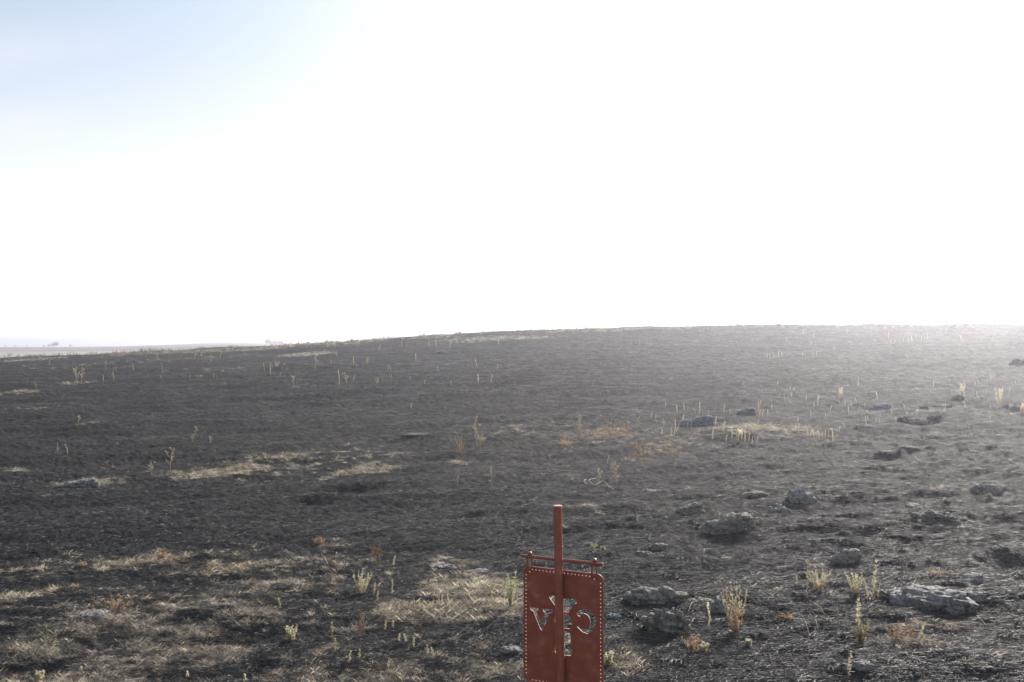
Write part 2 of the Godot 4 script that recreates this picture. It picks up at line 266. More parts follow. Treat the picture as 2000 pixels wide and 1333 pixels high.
	["S", -6.14, 47.21, 0.22, 14, 43], ["S", -5.76, 59.54, 0.52, 14, 167], ["S", -2.69, 44.01, 0.27, 14, 43]]
const WEED_LOOK := ["slender grey-green weed spike in the large patch of dry grass",
	"thin olive weed spike in charred stubble down the slope from the dry grass",
	"tall pale green leafy weed at the edge of the dry grass by the sign",
	"fan-shaped olive weed below two ochre thistle stalks",
	"small olive bush alone in black stubble",
	"dry thistle with red lower stem and pale seed heads",
	"ochre thistle stalk standing over the fan-shaped weed",
	"thin dry thistle with a drooping pale head in the charred stubble",
	"small orange tuft of dead grass with a straw foot",
	"pale dry branching stalk near the long strips of bright straw",
	"short weed spike scattered below the low end of the crest",
	"twiggy pale thistle bush on the dark flank below the far fields",
	"low grey-green bush below the bright straw streak on the crest",
	"spindly dry thistle on the upper charred slope",
	"thin straw-coloured spike on the upper charred slope",
	"tiny yellow-green weed alone on bare char",
	"tall bare thistle with side branches beside a rusty clump",
	"rusty clump of twigs and dead seed heads among thistles",
	"single bare stalk with a bent tip on open char",
	"dry branching thistle between the rusty clumps",
	"small orange tuft alone uphill of the sign post",
	"pale upright weed spike around the flat blue-grey slab",
	"dense pale leafy clump in the straw patch near the blue-grey slab",
	"pale spike crowded round the dense leafy clump",
	"lone thin spike on bare char far from other weeds",
	"pale weed spike dotted over the stony upper slope",
	"short pale spike in a tight band beside the straw patch",
	"pale bushy weed among stones on the upper slope",
	"tallest pale bushy weed, cone-shaped, next to a blue-grey stone",
	"very tall thin bare stalk on the stony upper slope",
	"faint pale spike just below the hill crest",
	"grey-green bush with a pinkish dry base",
	"tall thin stalk standing against the bush with the pinkish base",
	"grey-green bush with white curled tips beside tall leafy spikes",
	"leafy spike rising beside the bush with curled tips",
	"dark olive bush at the foot of a tall leafy spike on black char",
	"tall leafy spike rising out of the dark olive bush",
	"short spike beside the bush with the pinkish base",
	"tall dark thin stalk at the end of the layered outcrop",
	"grey spike with a hooked tip in pale straw",
	"rust-orange dock stalk in the pale straw below the layered outcrop",
	"rust-orange sprig growing against the layered outcrop",
	"flat rusty tuft with pale curved stalks beside it",
	"leafy spike next to the small domed grey stone",
	"large bush with reddish stems and yellow tops by the boulders",
	"thin pale spike between the lumpy boulder and the large bush",
	"brown withered weed in front of the lumpy boulder",
	"small green weed beside the brown withered one",
	"little olive weed at the foot of the large yellow-topped bush",
	"small bright green weed on char just past the sign post",
	"pale curly weed close to the edge of the red sign",
	"thin green branching sprig between strips of bright straw",
	"small green weed in the dark hollow by the brightest straw",
	"wide orange bush of dead twigs over pinkish straw",
	"small orange twiggy tuft on a thin line of straw",
	"tiny green spike in pinkish straw and char"]
const WEED_LABEL := ["taller slender grey-green weed spike beside the grassy grey stone",
	"taller slender grey-green weed spike beside the fan-shaped olive weed",
	"slender grey-green weed spike against the fan-shaped olive weed",
	"shorter slender grey-green weed spike just downhill of the fan-shaped olive weed",
	"shorter slender grey-green weed spike just uphill of the red-stemmed thistles",
	"shorter slender grey-green weed spike just downhill of the large patch of dry grass",
	"slender grey-green weed spike just downhill of the large patch of dry grass",
	"taller slender grey-green weed spike beside the tall pale green weed",
	"taller thin olive weed spike just uphill of the small olive bush",
	"taller thin olive weed spike just downhill of the red-stemmed thistles",
	"thin olive weed spike beside the red-stemmed thistles",
	"shorter thin olive weed spike beside the red-stemmed thistles",
	"shorter thin olive weed spike not far from the red-stemmed thistles",
	"thin olive weed spike just downhill of the red-stemmed thistles",
	"tall pale green leafy weed at the edge of the dry grass by the sign",
	"fan-shaped olive weed below two ochre thistle stalks",
	"small olive bush alone in black stubble",
	"dry thistle with red lower stem and pale seed heads",
	"ochre thistle stalk standing over the fan-shaped weed",
	"thin dry thistle with a drooping pale head in the charred stubble",
	"small orange tuft of dead grass with a straw foot",
	"taller pale dry branching stalk beside the long strip of bright straw",
	"taller pale dry branching stalk just uphill of the flat slab with straw against it",
	"shorter pale dry branching stalk near the long strips of bright straw",
	"shorter pale dry branching stalk just uphill of the long strip of bright straw",
	"pale dry branching stalk near the long strips of bright straw",
	"shorter short weed spike scattered below the low end of the crest",
	"dull weed spike beside the twiggy thistle bush",
	"taller dull weed spike beside the twiggy thistle bush",
	"taller dull weed spike just uphill of the twiggy thistle bush",
	"dull weed spike just downhill of the twiggy thistle bush",
	"shorter dull weed spike just downhill of the low bush below the crest",
	"taller dull weed spike not far from the bright straw streak on the crest",
	"taller short weed spike scattered below the low end of the crest",
	"short weed spike scattered below the low end of the crest",
	"twiggy pale thistle bush on the dark flank below the far fields",
	"low grey-green bush below the bright straw streak on the crest",
	"taller spindly dry thistle beside the low bush below the crest",
	"spindly dry thistle not far from the low bush below the crest",
	"shorter spindly dry thistle on the upper charred slope",
	"spindly dry thistle on the upper charred slope",
	"taller thin straw-coloured spike not far from the low bush below the crest",
	"taller thin straw-coloured spike on the upper charred slope",
	"shorter thin straw-coloured spike on the upper charred slope",
	"taller thin straw-coloured spike just downhill of the low bush below the crest",
	"thin straw-coloured spike on the upper charred slope",
	"thin straw-coloured spike beside the low bush below the crest",
	"taller thin straw-coloured spike not far from the whitish stone in the hollow",
	"taller thin straw-coloured spike not far from the bright straw streak on the crest",
	"taller thin straw-coloured spike just uphill of the whitish stone in the hollow",
	"tiny yellow-green weed alone on bare char",
	"tall bare thistle with side branches beside a rusty clump",
	"rusty clump of twigs and dead seed heads among thistles",
	"single bare stalk with a bent tip on open char",
	"taller dry branching thistle just downhill of the dark round clod",
	"shorter dry branching thistle beside the flat blue-grey slab",
	"dry branching thistle just uphill of the low crumbled stone",
	"shorter dry branching thistle just uphill of the low crumbled stone",
	"small orange tuft alone uphill of the sign post",
	"taller pale upright weed spike beside the thin blue-grey stone",
	"taller pale upright weed spike just uphill of the flat blue-grey slab",
	"taller pale upright weed spike beside the flat blue-grey slab",
	"pale upright weed spike just uphill of the orange straw streak",
	"shorter pale upright weed spike beside the dense pale clump",
	"pale upright weed spike beside the thin blue-grey stone",
	"shorter pale upright weed spike beside the thin blue-grey stone",
	"pale upright weed spike against the thin blue-grey stone",
	"pale upright weed spike just downhill of the thin blue-grey stone",
	"taller pale upright weed spike against the thin blue-grey stone",
	"taller pale upright weed spike just downhill of the flat blue-grey slab",
	"taller pale upright weed spike beside the dense pale clump",
	"pale upright weed spike against the dense pale clump",
	"pale upright weed spike against the flat blue-grey slab",
	"shorter pale upright weed spike against the flat blue-grey slab",
	"shorter pale upright weed spike just downhill of the flat blue-grey slab",
	"shorter pale upright weed spike just downhill of the orange straw streak",
	"shorter pale upright weed spike just uphill of the flat blue-grey slab",
	"taller pale upright weed spike just downhill of the thin blue-grey stone",
	"dense pale leafy clump in the straw patch near the blue-grey slab",
	"pale crowded spike against the dense pale clump",
	"taller pale crowded spike against the dense pale clump",
	"shorter pale crowded spike against the dense pale clump",
	"shorter lone thin spike beside the short tilted slab",
	"taller lone thin spike on bare char far from other weeds",
	"lone thin spike on bare char far from other weeds",
	"pale weed spike not far from the sloping lilac-grey stone",
	"taller pale weed spike beside the sloping lilac-grey stone",
	"pale weed spike beside the sloping lilac-grey stone",
	"taller pale weed spike just uphill of the small grey stone below the pale weed",
	"pale weed spike just uphill of the sloping lilac-grey stone",
	"taller pale weed spike just uphill of the row of three stones",
	"taller pale weed spike beside the thin blue-grey stone",
	"pale weed spike just downhill of the thin blue-grey stone",
	"shorter pale weed spike beside the row of three stones",
	"pale weed spike just uphill of the row of three stones",
	"pale weed spike against the row of three stones",
	"pale weed spike dotted over the stony upper slope",
	"taller pale weed spike dotted over the stony upper slope",
	"taller pale weed spike just downhill of the blue-grey stone by the cone-shaped weed",
	"pale weed spike beside the thin blue-grey stone",
	"pale weed spike against the sloping lilac-grey stone",
	"shorter pale weed spike just downhill of the sloping lilac-grey stone",
	"taller pale spike in a band just downhill of the straw patch by the blue-grey slab",
	"pale spike in a band just downhill of the straw patch by the blue-grey slab",
	"shorter pale spike in a band beside the straw patch by the blue-grey slab",
	"taller pale spike in a band beside the straw patch by the blue-grey slab",
	"pale spike in a band beside the straw patch by the blue-grey slab",
	"taller pale spike in a band not far from the dense pale clump",
	"shorter pale spike in a band just downhill of the straw patch by the blue-grey slab",
	"shorter pale spike in a band not far from the straw patch by the blue-grey slab",
	"pale bushy weed among stones on the upper slope",
	"tallest pale bushy weed, cone-shaped, next to a blue-grey stone",
	"very tall thin bare stalk on the stony upper slope",
	"taller faint pale spike just below the hill crest",
	"shorter faint pale spike just below the hill crest",
	"faint pale spike just below the hill crest",
	"grey-green bush with a pinkish dry base",
	"tall thin stalk standing against the bush with the pinkish base",
	"grey-green bush with white curled tips beside tall leafy spikes",
	"leafy spike rising beside the bush with curled tips",
	"dark olive bush at the foot of a tall leafy spike on black char",
	"tall leafy spike rising out of the dark olive bush",
	"short spike beside the bush with the pinkish base",
	"tall dark thin stalk at the end of the layered outcrop",
	"grey spike with a hooked tip in pale straw",
	"rust-orange dock stalk in the pale straw below the layered outcrop",
	"rust-orange sprig growing against the layered outcrop",
	"flat rusty tuft with pale curved stalks beside it",
	"leafy spike next to the small domed grey stone",
	"large bush with reddish stems and yellow tops by the boulders",
	"thin pale spike between the lumpy boulder and the large bush",
	"brown withered weed in front of the lumpy boulder",
	"small green weed beside the brown withered one",
	"little olive weed at the foot of the large yellow-topped bush",
	"small bright green weed on char just past the sign post",
	"pale curly weed close to the edge of the red sign",
	"thin green branching sprig between strips of bright straw",
	"small green weed in the dark hollow by the brightest straw",
	"wide orange bush of dead twigs over pinkish straw",
	"small orange twiggy tuft on a thin line of straw",
	"tiny green spike in pinkish straw and char",
	"shorter pale weed spike just uphill of the sloping lilac-grey stone",
	"shorter pale weed spike dotted over the stony upper slope",
	"taller pale weed spike just uphill of the thin blue-grey stone",
	"taller pale weed spike just uphill of the sloping lilac-grey stone",
	"shorter pale weed spike not far from the row of three stones",
	"taller pale weed spike beside the row of three stones",
	"shorter pale weed spike beside the sloping lilac-grey stone",
	"shorter pale weed spike just uphill of the row of three stones",
	"taller pale weed spike beside the small grey stone below the pale weed",
	"shorter pale weed spike against the cone-shaped pale weed",
	"pale weed spike beside the small grey stone below the pale weed",
	"taller pale weed spike just downhill of the low dark stone",
	"pale upright weed spike just downhill of the flat blue-grey slab",
	"pale upright weed spike beside the flat blue-grey slab",
	"pale upright weed spike just uphill of the thin blue-grey stone",
	"shorter pale upright weed spike beside the flat blue-grey slab",
	"shorter pale upright weed spike just uphill of the dense pale clump",
	"shorter pale upright weed spike just uphill of the straw patch by the blue-grey slab",
	"shorter dull weed spike just uphill of the twiggy thistle bush",
	"dull weed spike against the low bush below the crest",
	"dull weed spike just downhill of the low bush below the crest",
	"dull weed spike just uphill of the twiggy thistle bush",
	"thin straw-coloured spike just uphill of the whitish stone in the hollow",
	"shorter thin straw-coloured spike beside the whitish stone in the hollow",
	"thin straw-coloured spike just uphill of the low bush below the crest",
	"shorter thin straw-coloured spike not far from the low bush below the crest",
	"taller thin straw-coloured spike just downhill of the whitish stone in the hollow"]
const GROUP_OF := {"S": "weed spikes on the burnt slope", "E": "bushy weeds on the burnt slope", "T": "dry thistles on the burnt slope", "R": "rusty dead weeds on the burnt slope"}
# loose stalks on the ground: label, then points x, d
const STALK := [["bent bleached dry stalk lying against the large patch of dry grass", [-0.16, 12.48], [-0.21, 12.2], [-0.26, 11.93]],
	["bent bleached dry stalk lying just uphill of the low crumbled stone", [1.77, 20.82], [1.57, 20.33], [1.67, 19.97], [1.86, 20.33], [1.93, 19.74], [1.99, 19.4]],
	["bent bleached dry stalk lying just uphill of the low crumbled stone", [1.54, 20.64], [1.46, 20.21], [1.51, 19.98]],
	["straight bleached dry stalk lying against the large patch of dry grass", [-0.39, 12.25], [-0.42, 12.09]],
	["bent bleached dry stalk lying beside the round grey boulder", [3.1, 11.15], [3.2, 11.0], [3.17, 10.61]],
	["bent bleached dry stalk lying just downhill of the bush with the pinkish base", [3.51, 11.75], [3.5, 11.34], [3.58, 11.23], [4.0, 11.26]],
	["straight bleached dry stalk lying not far from the yellow-topped bush", [3.33, 10.96], [3.28, 10.69]],
	["straight bleached dry stalk lying beside the layered outcrop", [4.58, 11.64], [5.04, 12.41]],
	["bent bleached dry stalk lying just uphill of the pale sunlit stone", [5.52, 13.09], [5.5, 12.81], [5.38, 12.64]],
	["straight bleached dry stalk lying just uphill of the round grey boulder", [2.1, 11.51], [1.97, 11.12]],
	["straight bleached dry stalk lying beside the fan-shaped olive weed", [-2.15, 12.1], [-2.07, 11.95]],
	["straight bleached dry stalk lying just downhill of the grassy grey stone", [-1.03, 12.9], [-1.05, 12.7]],
	["straight bleached dry stalk lying just downhill of the grassy grey stone", [-1.18, 12.73], [-1.1, 12.77]],
	["straight bleached dry stalk lying just uphill of the fan-shaped olive weed", [-2.52, 13.6], [-2.69, 14.04]],
	["straight bleached dry stalk lying just downhill of the layered outcrop", [5.2, 11.18], [5.17, 10.87]],
	["straight bleached dry stalk lying just downhill of the bush with curled tips", [4.11, 11.5], [4.31, 11.64]],
	["straight bleached dry stalk lying alone on bare char", [-9.52, 43.03], [-9.06, 42.45]],
	["straight bleached dry stalk lying not far from the low bush below the crest", [-8.91, 56.82], [-8.63, 55.93]],
	["straight bleached dry stalk lying beside the rounded grey stone", [4.15, 16.79], [4.05, 17.04]],
	["straight bleached dry stalk lying not far from the flat grey stone ringed by straw", [-5.65, 11.69], [-5.37, 11.73]]]


func crest(x: float) -> float:
	if x <= CREST[0][0]: return CREST[0][1]
	for i in CREST.size() - 1:
		if x <= CREST[i + 1][0]:
			var t: float = (x - CREST[i][0]) / (CREST[i + 1][0] - CREST[i][0])
			return lerpf(CREST[i][1], CREST[i + 1][1], t)
	return CREST[-1][1]

func rise(d: float) -> float:
	var s := maxf(0.0, (d - 4.0) / 92.0)
	if s <= 0.9: return pow(s, 1.4)
	var q := s - 0.9
	if q < 0.17: return 0.8629 + 1.342 * q - 6.7 * q * q
	return 0.8974 - 0.936 * (q - 0.17)

func lay(x: float, d: float) -> float:
	return rise(d) * crest(x) - 0.04 * maxf(0.0, d - 101.0)

# real surface of the burnt slope; near = the bumps that can reach this row
func relief(x: float, d: float, near: Array) -> float:
	var y := lay(x, d)
	for b in near:
		var u: float = (x - b[0]) / b[2]
		var v: float = (d - b[1]) / b[3]
		var q := u * u + v * v
		if q < 4.0: y += b[4] * exp(-1.6 * q)
	var xr := x * 0.985 + d * 0.17
	var dr := d * 0.985 - x * 0.17
	var stony := 0.45 + 0.75 * smoothstep(0.0, 0.35, x / (d + 4.0))
	y += 0.12 * macro.get_noise_2d(x, d) + 0.13 * terr.get_noise_2d(xr * 0.11 + 9.0, dr * 0.36)
	var w := terr.get_noise_2d(xr * 0.3, dr)
	y += 0.10 * w + 0.06 * absf(terr.get_noise_2d(xr * 0.5 + 50.0, dr * 1.4))
	var c := clod.get_noise_2d(x * 0.55, d)
	var lump := smoothstep(0.02, 0.42, c + 0.3 * w)
	y += (0.03 * lump + 0.03 * c) * stony
	y += 0.024 * fine.get_noise_2d(x * 0.7, d)
	return y

func near_bumps(d: float) -> Array:
	var l := []
	for b in BUMP:
		if absf(d - b[1]) < 2.0 * b[3]: l.append(b)
	return l

func ground(x: float, d: float) -> float:
	return relief(x, d, near_bumps(d))

func near_patches(d: float) -> Array:
	var l := []
	for p in PATCH:
		if absf(d - p[1]) < 1.6 * maxf(p[3], p[2] * absf(sin(p[4]))) + 1.6 * p[3]: l.append(p)
	return l

# cover of dry grass at a place: x amount 0..1, y tone
func grassy(x: float, d: float, near: Array) -> Vector2:
	var best := 0.0
	var k := 0.0
	for p in near:
		var ux: float = x - p[0]
		var ud: float = d - p[1]
		var c := cos(p[4])
		var s := sin(p[4])
		var u: float = (ux * c + ud * s) / p[2]
		var v: float = (ud * c - ux * s) / p[3]
		var q := u * u + v * v
		if q < 2.6:
			var w: float = p[5] * (1.0 - q / 2.6)
			if w > best:
				best = w
				k = p[6]
	var xr := x * 0.97 + d * 0.24
	var dr := d * 0.97 - x * 0.24
	var warp := 0.5 * edge.get_noise_2d(x * 0.7 + 5.0, d * 0.7)
	var n := 0.55 * edge.get_noise_2d(xr * 0.45 + warp, dr * 1.25 + warp) + 0.5 * (0.42 - 2.2 * absf(edge.get_noise_2d(xr * 0.3 + 30.0, dr * 0.75 + warp))) + 0.45 * fine.get_noise_2d(xr * 0.5, dr * 0.8)
	if best > 0.0:
		best = smoothstep(0.36, 0.86, 0.85 * best + 0.85 * n)
	var stray := smoothstep(0.32, 0.6, tone.get_noise_2d(x * 0.5 + 40.0, d) + 0.6 * n) * 0.35
	if stray > best:
		best = stray
		k = 1.0 if tone.get_noise_2d(x, d + 90.0) > 0.0 else 0.0
	return Vector2(best, k)

const GRASS := [Color(0.70, 0.635, 0.52), Color(0.60, 0.525, 0.46), Color(0.59, 0.465, 0.335)]


# ---------------------------------------------------------------- helpers
func numbered(called: String) -> String:
	var n: int = taken.get(called, 0)
	taken[called] = n + 1
	return called if n == 0 else "%s_%03d" % [called, n]

func tag(o: Node, label: String, category := "", group := "", kind := "") -> void:
	if label: o.set_meta("label", label)
	if category: o.set_meta("category", category)
	if group: o.set_meta("group", group)
	if kind: o.set_meta("kind", kind)

func put(called: String, mesh: Mesh, mat: Material, parent: Node = null) -> MeshInstance3D:
	var o := MeshInstance3D.new()
	o.mesh = mesh
	if mat: o.material_override = mat
	if parent:
		o.name = called
		parent.add_child(o, true)
	else:
		o.name = numbered(called)
		add_child(o, true)
	return o

func thing(called: String, at: Vector3, label: String, category: String, group := "") -> Node3D:
	var o := Node3D.new()
	o.name = numbered(called)
	add_child(o, true)
	o.position = at
	tag(o, label, category, group)
	return o

func noise(seed_: int, freq: float, oct := 3, kind := FastNoiseLite.TYPE_SIMPLEX_SMOOTH) -> FastNoiseLite:
	var n := FastNoiseLite.new()
	n.seed = seed_
	n.noise_type = kind
	n.frequency = freq
	n.fractal_octaves = oct
	if oct == 1: n.fractal_type = FastNoiseLite.FRACTAL_NONE
	return n

func noise_tex(seed_: int, freq: float, oct: int, ramp: Gradient = null, size := 512, kind := FastNoiseLite.TYPE_SIMPLEX_SMOOTH) -> NoiseTexture2D:
	var t := NoiseTexture2D.new()
	t.noise = noise(seed_, freq, oct, kind)
	t.width = size
	t.height = size
	t.seamless = true
	if ramp: t.color_ramp = ramp
	return t

func ramp(stops: Array) -> Gradient:
	var g := Gradient.new()
	var o := PackedFloat32Array()
	var c := PackedColorArray()
	for s in stops:
		o.append(s[0])
		c.append((s[1] as Color).linear_to_srgb())
	g.offsets = o
	g.colors = c
	return g

# a tapered tube through points; colours run from c0 to c1
func tube(st: SurfaceTool, pts: Array, r0: float, r1: float, c0: Color, c1: Color, sides := 4) -> void:
	var rings := []
	for i in pts.size():
		var t := float(i) / (pts.size() - 1)
		var along: Vector3 = (pts[mini(i + 1, pts.size() - 1)] - pts[maxi(i - 1, 0)]).normalized()
		var side := along.cross(Vector3(0.31, 0.2, 0.93)).normalized()
		var up := side.cross(along)
		var ring := []
		for k in sides:
			var a := TAU * k / sides
			ring.append(pts[i] + (side * cos(a) + up * sin(a)) * lerpf(r0, r1, t))
		rings.append([ring, c0.lerp(c1, t)])
	for i in rings.size() - 1:
		for k in sides:
			var n := (k + 1) % sides
			var q := [rings[i][0][k], rings[i][0][n], rings[i + 1][0][n], rings[i + 1][0][k]]
			var cs := [rings[i][1], rings[i][1], rings[i + 1][1], rings[i + 1][1]]
			for j in [0, 2, 1, 0, 3, 2]:
				st.set_color(cs[j])
				st.add_vertex(q[j])

# a leaf or blade: a narrow kite bent at its middle
func blade(st: SurfaceTool, a: Vector3, dir: Vector3, l: float, w: float, droop: float, c0: Color, c1: Color) -> void:
	var side := dir.cross(Vector3(rng.randf() - 0.5, 0.15, rng.randf() - 0.5)).normalized() * w * 0.5
	var m := a + dir * l * 0.5
	var e := a + dir * l + Vector3.DOWN * droop * l
	for v in [[a - side * 0.5, c0], [m - side, c0.lerp(c1, 0.5)], [m + side, c0.lerp(c1, 0.5)], [a - side * 0.5, c0], [m + side, c0.lerp(c1, 0.5)], [a + side * 0.5, c0], [m - side, c0.lerp(c1, 0.5)], [e, c1], [m + side, c0.lerp(c1, 0.5)]]:
		st.set_color(v[1])
		st.add_vertex(v[0])

func bead(st: SurfaceTool, at: Vector3, r: float, c: Color) -> void:
	var p := [at + Vector3(r, 0, 0), at + Vector3(0, 0, r), at - Vector3(r, 0, 0), at - Vector3(0, 0, r), at + Vector3(0, r * 1.3, 0), at - Vector3(0, r * 1.3, 0)]
	for f in [[0, 1, 4], [1, 2, 4], [2, 3, 4], [3, 0, 4], [1, 0, 5], [2, 1, 5], [3, 2, 5], [0, 3, 5]]:
		for j in f:
			st.set_color(c)
			st.add_vertex(p[j])

func begin() -> SurfaceTool:
	var st := SurfaceTool.new()
	st.begin(Mesh.PRIMITIVE_TRIANGLES)
	st.set_smooth_group(-1)
	return st

func done(st: SurfaceTool) -> ArrayMesh:
	st.generate_normals()
	return st.commit()


func _ready() -> void:
	rng.seed = 71
	# ------------------------------------------------------------ camera, sky, sun, exposure
	var cam := Camera3D.new()
	cam.name = "camera"
	cam.fov = 37.85
	cam.near = 0.1
	cam.far = 12000.0
	cam.position = Vector3(0, EYE, 0)
	cam.rotation_degrees.x = 0.295
	add_child(cam)
	cam.current = true

	var sun_dir := Vector3(sin(deg_to_rad(29.0)) * cos(deg_to_rad(21.5)), sin(deg_to_rad(21.5)), -cos(deg_to_rad(29.0)) * cos(deg_to_rad(21.5)))
	var sun := DirectionalLight3D.new()
	sun.name = "sun"
	sun.light_energy = 1.6
	sun.light_color = Color(1.0, 0.97, 0.935)
	sun.light_angular_distance = 0.53
	sun.shadow_enabled = true
	sun.transform = Transform3D(Basis.looking_at(-sun_dir, Vector3.UP), sun_dir * 100.0)
	add_child(sun)

	var env := Environment.new()
	env.background_mode = Environment.BG_SKY
	var sky := Sky.new()
	var sm := PanoramaSkyMaterial.new()
	sm.panorama = sky_picture(sun_dir)
	sky.sky_material = sm
	env.sky = sky
	env.tonemap_mode = Environment.TONE_MAPPER_LINEAR
	env.tonemap_exposure = 1.9
	env.volumetric_fog_enabled = true
	env.volumetric_fog_density = 0.0011
	env.volumetric_fog_anisotropy = 0.83
	env.volumetric_fog_albedo = Color(0.95, 0.955, 1.0)
	env.sdfgi_enabled = true
	env.ssao_enabled = true
	env.ssil_enabled = true
	var we := WorldEnvironment.new()
	we.name = "world_environment"
	we.environment = env
	add_child(we)

	# ------------------------------------------------------------ noises and materials
	macro = noise(3, 0.11, 3)
	terr = noise(5, 0.42, 2)
	clod = noise(7, 2.1, 4)
	fine = noise(9, 6.5, 3)
	tone = noise(11, 0.45, 3)
	edge = noise(13, 1.7, 4)
	materials()
	burnt_ground()
	far_country()
	stones()
	sign_board()
	weeds()
	loose_stalks()
	stubble()
	dry_grass()


func materials() -> void:
	var g := StandardMaterial3D.new()
	g.vertex_color_use_as_albedo = true
	g.roughness = 0.95
	g.metallic_specular = 0.2
	g.albedo_texture = noise_tex(21, 0.035, 5, ramp([[0.0, Color(0.42, 0.42, 0.43)], [0.45, Color(0.8, 0.79, 0.78)], [0.62, Color(1.0, 0.98, 0.95)], [1.0, Color(1.0, 1.0, 1.0)]]), 1024)
	g.uv1_triplanar = true
	g.uv1_world_triplanar = true
	g.uv1_scale = Vector3(0.9, 0.9, 0.9)
	g.heightmap_enabled = true
	g.heightmap_texture = noise_tex(22, 0.05, 5, null, 1024)
	g.heightmap_scale = 3.0
	M.ground = g
	var f := StandardMaterial3D.new()
	f.vertex_color_use_as_albedo = true
	f.roughness = 1.0
	f.metallic_specular = 0.1
	M.field = f
	var p := StandardMaterial3D.new()
	p.vertex_color_use_as_albedo = true
	p.roughness = 0.7
	p.metallic_specular = 0.3
	p.backlight_enabled = true
	p.backlight = Color(1.0, 0.98, 0.92)
	M.plant = p
	var c := StandardMaterial3D.new()
	c.vertex_color_use_as_albedo = true
	c.roughness = 0.6
	c.metallic_specular = 0.4
	M.char = c
	var tones := [[Color(0.11, 0.108, 0.106), Color(0.21, 0.206, 0.20)], [Color(0.09, 0.084, 0.075), Color(0.18, 0.167, 0.145)], [Color(0.14, 0.138, 0.135), Color(0.26, 0.256, 0.248)], [Color(0.11, 0.117, 0.128), Color(0.19, 0.20, 0.213)], [Color(0.045, 0.043, 0.043), Color(0.095, 0.09, 0.086)]]
	M.rock = []
	var relief_tex := noise_tex(31, 0.022, 5)
	for i in tones.size():
		var r := StandardMaterial3D.new()
		r.roughness = 0.9
		r.metallic_specular = 0.3
		r.albedo_texture = noise_tex(41 + i, 0.016, 5, ramp([[0.0, tones[i][0] * 0.45], [0.42, tones[i][0]], [0.6, tones[i][1]], [0.78, tones[i][1].lerp(Color(0.20, 0.185, 0.12), 0.35)], [1.0, tones[i][1] * 1.15]]))
		r.uv1_triplanar = true
		r.uv1_world_triplanar = true
		r.uv1_scale = Vector3(1.6, 1.6, 1.6)
		r.heightmap_enabled = true
		r.heightmap_texture = relief_tex
		r.heightmap_scale = 4.0
		M.rock.append(r)
	var red := StandardMaterial3D.new()
	red.roughness = 0.9
	red.metallic_specular = 0.35
	red.albedo_texture = noise_tex(51, 0.014, 6, ramp([[0.0, Color(0.195, 0.052, 0.031)], [0.5, Color(0.225, 0.06, 0.036)], [0.72, Color(0.25, 0.072, 0.045)], [0.86, Color(0.28, 0.105, 0.07)], [1.0, Color(0.30, 0.15, 0.11)]]), 512)
	red.uv1_triplanar = true
	red.uv1_scale = Vector3(1.5, 1.5, 1.5)
	red.roughness_texture = noise_tex(53, 0.02, 4, ramp([[0.0, Color(0.38, 0.38, 0.38)], [1.0, Color(0.62, 0.62, 0.62)]]), 256)
	M.red = red
	var gloss: StandardMaterial3D = red.duplicate()
	gloss.roughness = 0.55
	gloss.metallic_specular = 0.5
	M.gloss = gloss
	var sunlit_red := StandardMaterial3D.new()
	sunlit_red.albedo_color = Color(0.36, 0.19, 0.145).linear_to_srgb()  # paler red: sunlight on cut rims and cap put into the colour
	sunlit_red.roughness = 0.75
	M.sunlit_red = sunlit_red


# thin high cloud and clear air round a low sun; no ground in it
func sky_picture(sun_dir: Vector3) -> ImageTexture:
	var w := 1024
	var h := 512
	var im := Image.create(w, h, false, Image.FORMAT_RGBF)
	var veil := noise(81, 1.1, 5)
	for j in h:
		var el := PI * (0.5 - (j + 0.5) / h)
		var y := sin(el)
		var up := maxf(y, 0.0)
		for i in w:
			var az := TAU * (i + 0.5) / w
			var v := Vector3(sin(az) * cos(el), y, -cos(az) * cos(el))
			var c := v.dot(sun_dir)
			var low := exp(-up * up / 0.045)
			var r := Vector3(0.335, 0.49, 0.73).lerp(Vector3(1.36, 1.36, 1.38), low) * 0.52
			r *= 0.80 + 0.25 * c * c
			# scattering by dust and thin cloud, strongest towards the sun
			var hg := 0.51 / pow(1.49 - 1.4 * c, 1.5)
			var hg2 := 0.19 / pow(1.81 - 1.8 * c, 1.5)
			var g := 0.047 * hg + 0.15 * hg2
			r += Vector3(1.04, 0.975, 0.91) * g
			# wisps of cirrus, drawn out along one direction
			var s := v / (up + 0.18)
			var n := veil.get_noise_3d(s.x * 0.45 + s.z * 0.2, s.z * 1.1 - s.x * 0.35, 0.0)
			var wisp := smoothstep(-0.12, 0.5, n) * (0.3 + 0.7 * smoothstep(0.0, 0.25, up))
			r = r.lerp(Vector3(1.02, 1.0, 1.0) * (0.50 + 1.0 * g), wisp * 0.6)
			im.set_pixel(i, j, Color(r.x, r.y, r.z))
	return ImageTexture.create_from_image(im)


